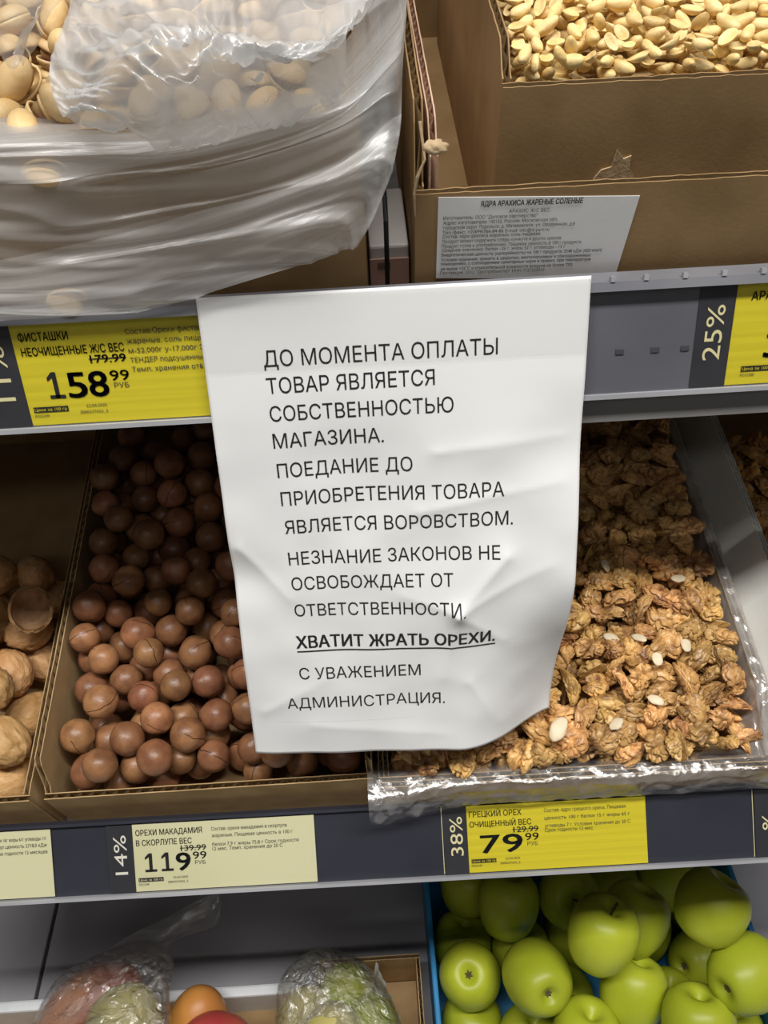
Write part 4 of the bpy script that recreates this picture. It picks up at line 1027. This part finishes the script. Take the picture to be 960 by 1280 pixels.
# brown carton with bagged apples
bc = thing('brown_carton', 'small brown carton with torn white lining beside the blue crate', 'box', BO.W(-.035, -.1, 0), BO.rot)
bo_ = Vector((-.035, -.1, 0)); q = lambda x, y, z: Vector((x, y, z)) - bo_
ci = at_h(BO, 524, 1191, .09); cu1, cw1 = ci.x, ci.y
board(MB(), q(-.094, cw1 - .005, 0), A, B_, C_, cu1 + .094, .09, .0045, seed=81).build('back_panel', 'card', bc)
board(MB(), q(cu1 - .0045, -.22, 0), C_, B_, A, cw1 - .005 + .22, .09, .0045, seed=82).build('side_panel', 'card', bc)
board(MB(), q(-.094, -.22, 0), C_, B_, A, cw1 - .005 + .22, .09, .0045, seed=83).build('side_panel', 'card', bc)
MB().box(q(-.089, -.22, .001), q(cu1 - .005, cw1 - .006, .005)).build('base_panel', 'card', bc)
def lining(s, t):
    a_ = at_h(BO, 470, 1203, .088); b_ = at_h(BO, 500, 1262, .080)
    e = a_.lerp(b_, s); return Vector((e.x + .004 * nz((s * 9, 0, 3)) - t * .008, e.y - t * .012 - .01 * s, e.z + .003 - t * .055 + .004 * nz((s * 12, t, 1)) * (1 - t)))
mb = MB(); mb.grid(lambda s, t: lining(s, t) - bo_, 30, 8); tag(mb.build('torn_lining', 'paper', bc, True), 'torn white paper lining')

def fruit(name, label, cat, x, y, z, size, axis, m, k, group=None, spin=0):
    vs, fs = ICO4; out = []
    for v in vs:
        p = Vector((v.x * size[0], v.y * size[1], v.z * size[2])) * (1 + .03 * nz(v, 1.3, k))
        p.x *= 1 - .10 * v.z; p.y *= 1 - .10 * v.z; p.x += .10 * size[0] * v.z * v.z; out.append(p)
    mb = MB(); mb.add(out, fs); o = mb.build(name, m, None, True); o.location = CAM + ray(x, y) * z
    o.rotation_mode = 'QUATERNION'; o.rotation_quaternion = Vector((0, 0, 1)).rotation_difference(Vector(axis).normalized()) @ Quaternion((0, 0, 1), spin)
    tag(o, label, cat, group); return o
f1 = fruit('mango', 'large red and yellow mango inside the clear bag at lower left', 'mango', 112, 1268, .90, (.046, .043, .068), (.72, .3, .62), 'mango', 3)
f2 = fruit('pale_fruit', 'pale yellow-green fruit in the clear bag at lower left', 'fruit', 156, 1278, .85, (.040, .036, .040), (.2, .3, .9), 'pale_fruit', 5)
f3 = fruit('mango', 'orange mango standing pointed end up right of the bagged fruit', 'mango', 247, 1284, .88, (.036, .034, .048), (.10, .2, .95), 'mango_y', 6)
f4 = fruit('mango', 'red mango lying at the bottom edge below the orange mango', 'mango', 268, 1305, .84, (.032, .030, .040), (.9, .1, .1), 'mango_r', 8)
mb = MB(); vs, fs = ICO3
mb.add([Vector((v.x * .012, v.y * .002, v.z * .005)) for v in vs], fs); sk = mb.build('produce_sticker', 'label_green', f4, True); sk.location = (-.006, -.027, -.020); sk['label'] = 'green produce sticker'
g1 = [fruit('bagged_apple', lab, 'apple', x, y, z, (.031, .031, .031), (.1, .2, .9), 'pale_fruit' if k % 2 else 'apple', 10 + k, 'apples in the clear bag') for k, (x, y, z, lab) in enumerate([
    (432, 1240, .90, 'topmost yellow-green apple in the knotted clear bag'), (382, 1270, .88, 'left yellow-green apple in the clear bag at bottom centre'),
    (462, 1280, .87, 'right bright green apple in the clear bag at bottom centre'), (415, 1292, .84, 'lowest pale apple in the clear bag at bottom centre')])]

def hull_bag(name, label, outline, z0, bulge, m, seed, group=None, nu=60, nv=50):
    """a closed soft bag: its outline stands at its own distance and the skin bulges to both sides"""
    c = Vector((0, 0, 0)); pts = [CAM + ray(x, y) * z for x, y, z in outline]
    for p in pts: c += p
    c /= len(pts); root = thing(name, label, 'plastic bag', min(pts, key=lambda p: p.z))
    rb = root.location.copy(); mb = MB(); nvv = 96
    vd = (c - CAM).normalized()
    for sgn in (-1, 1):
        vs = []; uvs = []; n = len(pts); rings = 26
        for j in range(rings + 1):
            k = j / rings
            for i in range(nvv):
                e = catmull(pts + pts[:1], i / nvv); p = c.lerp(e, k); th = i / nvv * 6.283
                bl = bulge * math.sqrt(max(0, 1 - k * k))
                cr_ = .010 * (abs(nz((p.x * 38, p.y * 38, p.z * 38), 1, seed)) - .25) + .0022 * nz((p.x * 110, p.y * 110, p.z * 110), 1, seed)
                vs.append(p + vd * sgn * (bl + cr_ * (1 - k ** 6)) - rb); uvs.append((.5 + .5 * k * math.cos(th), .5 + .5 * k * math.sin(th)))
        fs = [(j * nvv + i, j * nvv + (i + 1) % nvv, (j + 1) * nvv + (i + 1) % nvv, (j + 1) * nvv + i) for j in range(rings) for i in range(nvv)]
        mb.uv = (mb.uv or []) + uvs; mb.add(vs, fs)
    mb.build('bag_skin', m, root, True); return root, rb, c
r1, rb1, c1 = hull_bag('produce_bag', 'clear plastic bag around the mango at lower left with its tail sticking up', [(35, 1290, .88), (70, 1225, .90), (125, 1192, .92), (180, 1175, .92), (215, 1195, .90), (212, 1240, .86), (205, 1300, .82), (110, 1310, .82)], .88, .05, 'bag', 3)
T = [[CAM + ray(x, y) * z for x, y, z in r] for r in [[(125, 1192, .93), (170, 1200, .90), (208, 1200, .88)], [(165, 1170, .93), (195, 1178, .91), (215, 1176, .89)], [(205, 1150, .93), (225, 1160, .915), (240, 1165, .90)], [(240, 1128, .93), (258, 1150, .92), (268, 1158, .91)], [(262, 1116, .93), (276, 1128, .925), (275, 1150, .92)]]]
def tail(s, t):
    p = catmull([catmull(r, s) for r in T], t); return p + FW * (.006 * math.sin(s * 9 + t * 5) + .004 * nz((s * 7, t * 9, 3))) - rb1
mb = MB(); mb.grid(tail, 40, 60); mb.build('bag_tail', 'bag_tail', r1, True)
hull_bag('produce_bag', 'clear plastic bag of yellow-green apples at bottom centre in front of the brown carton', [(343, 1300, .86), (350, 1225, .88), (392, 1186, .91), (425, 1189, .91), (458, 1205, .90), (490, 1250, .87), (500, 1310, .83), (420, 1325, .82)], .88, .04, 'bag', 9)
print('COUNTS', nm, nw, nk, npn, nps, len(left))
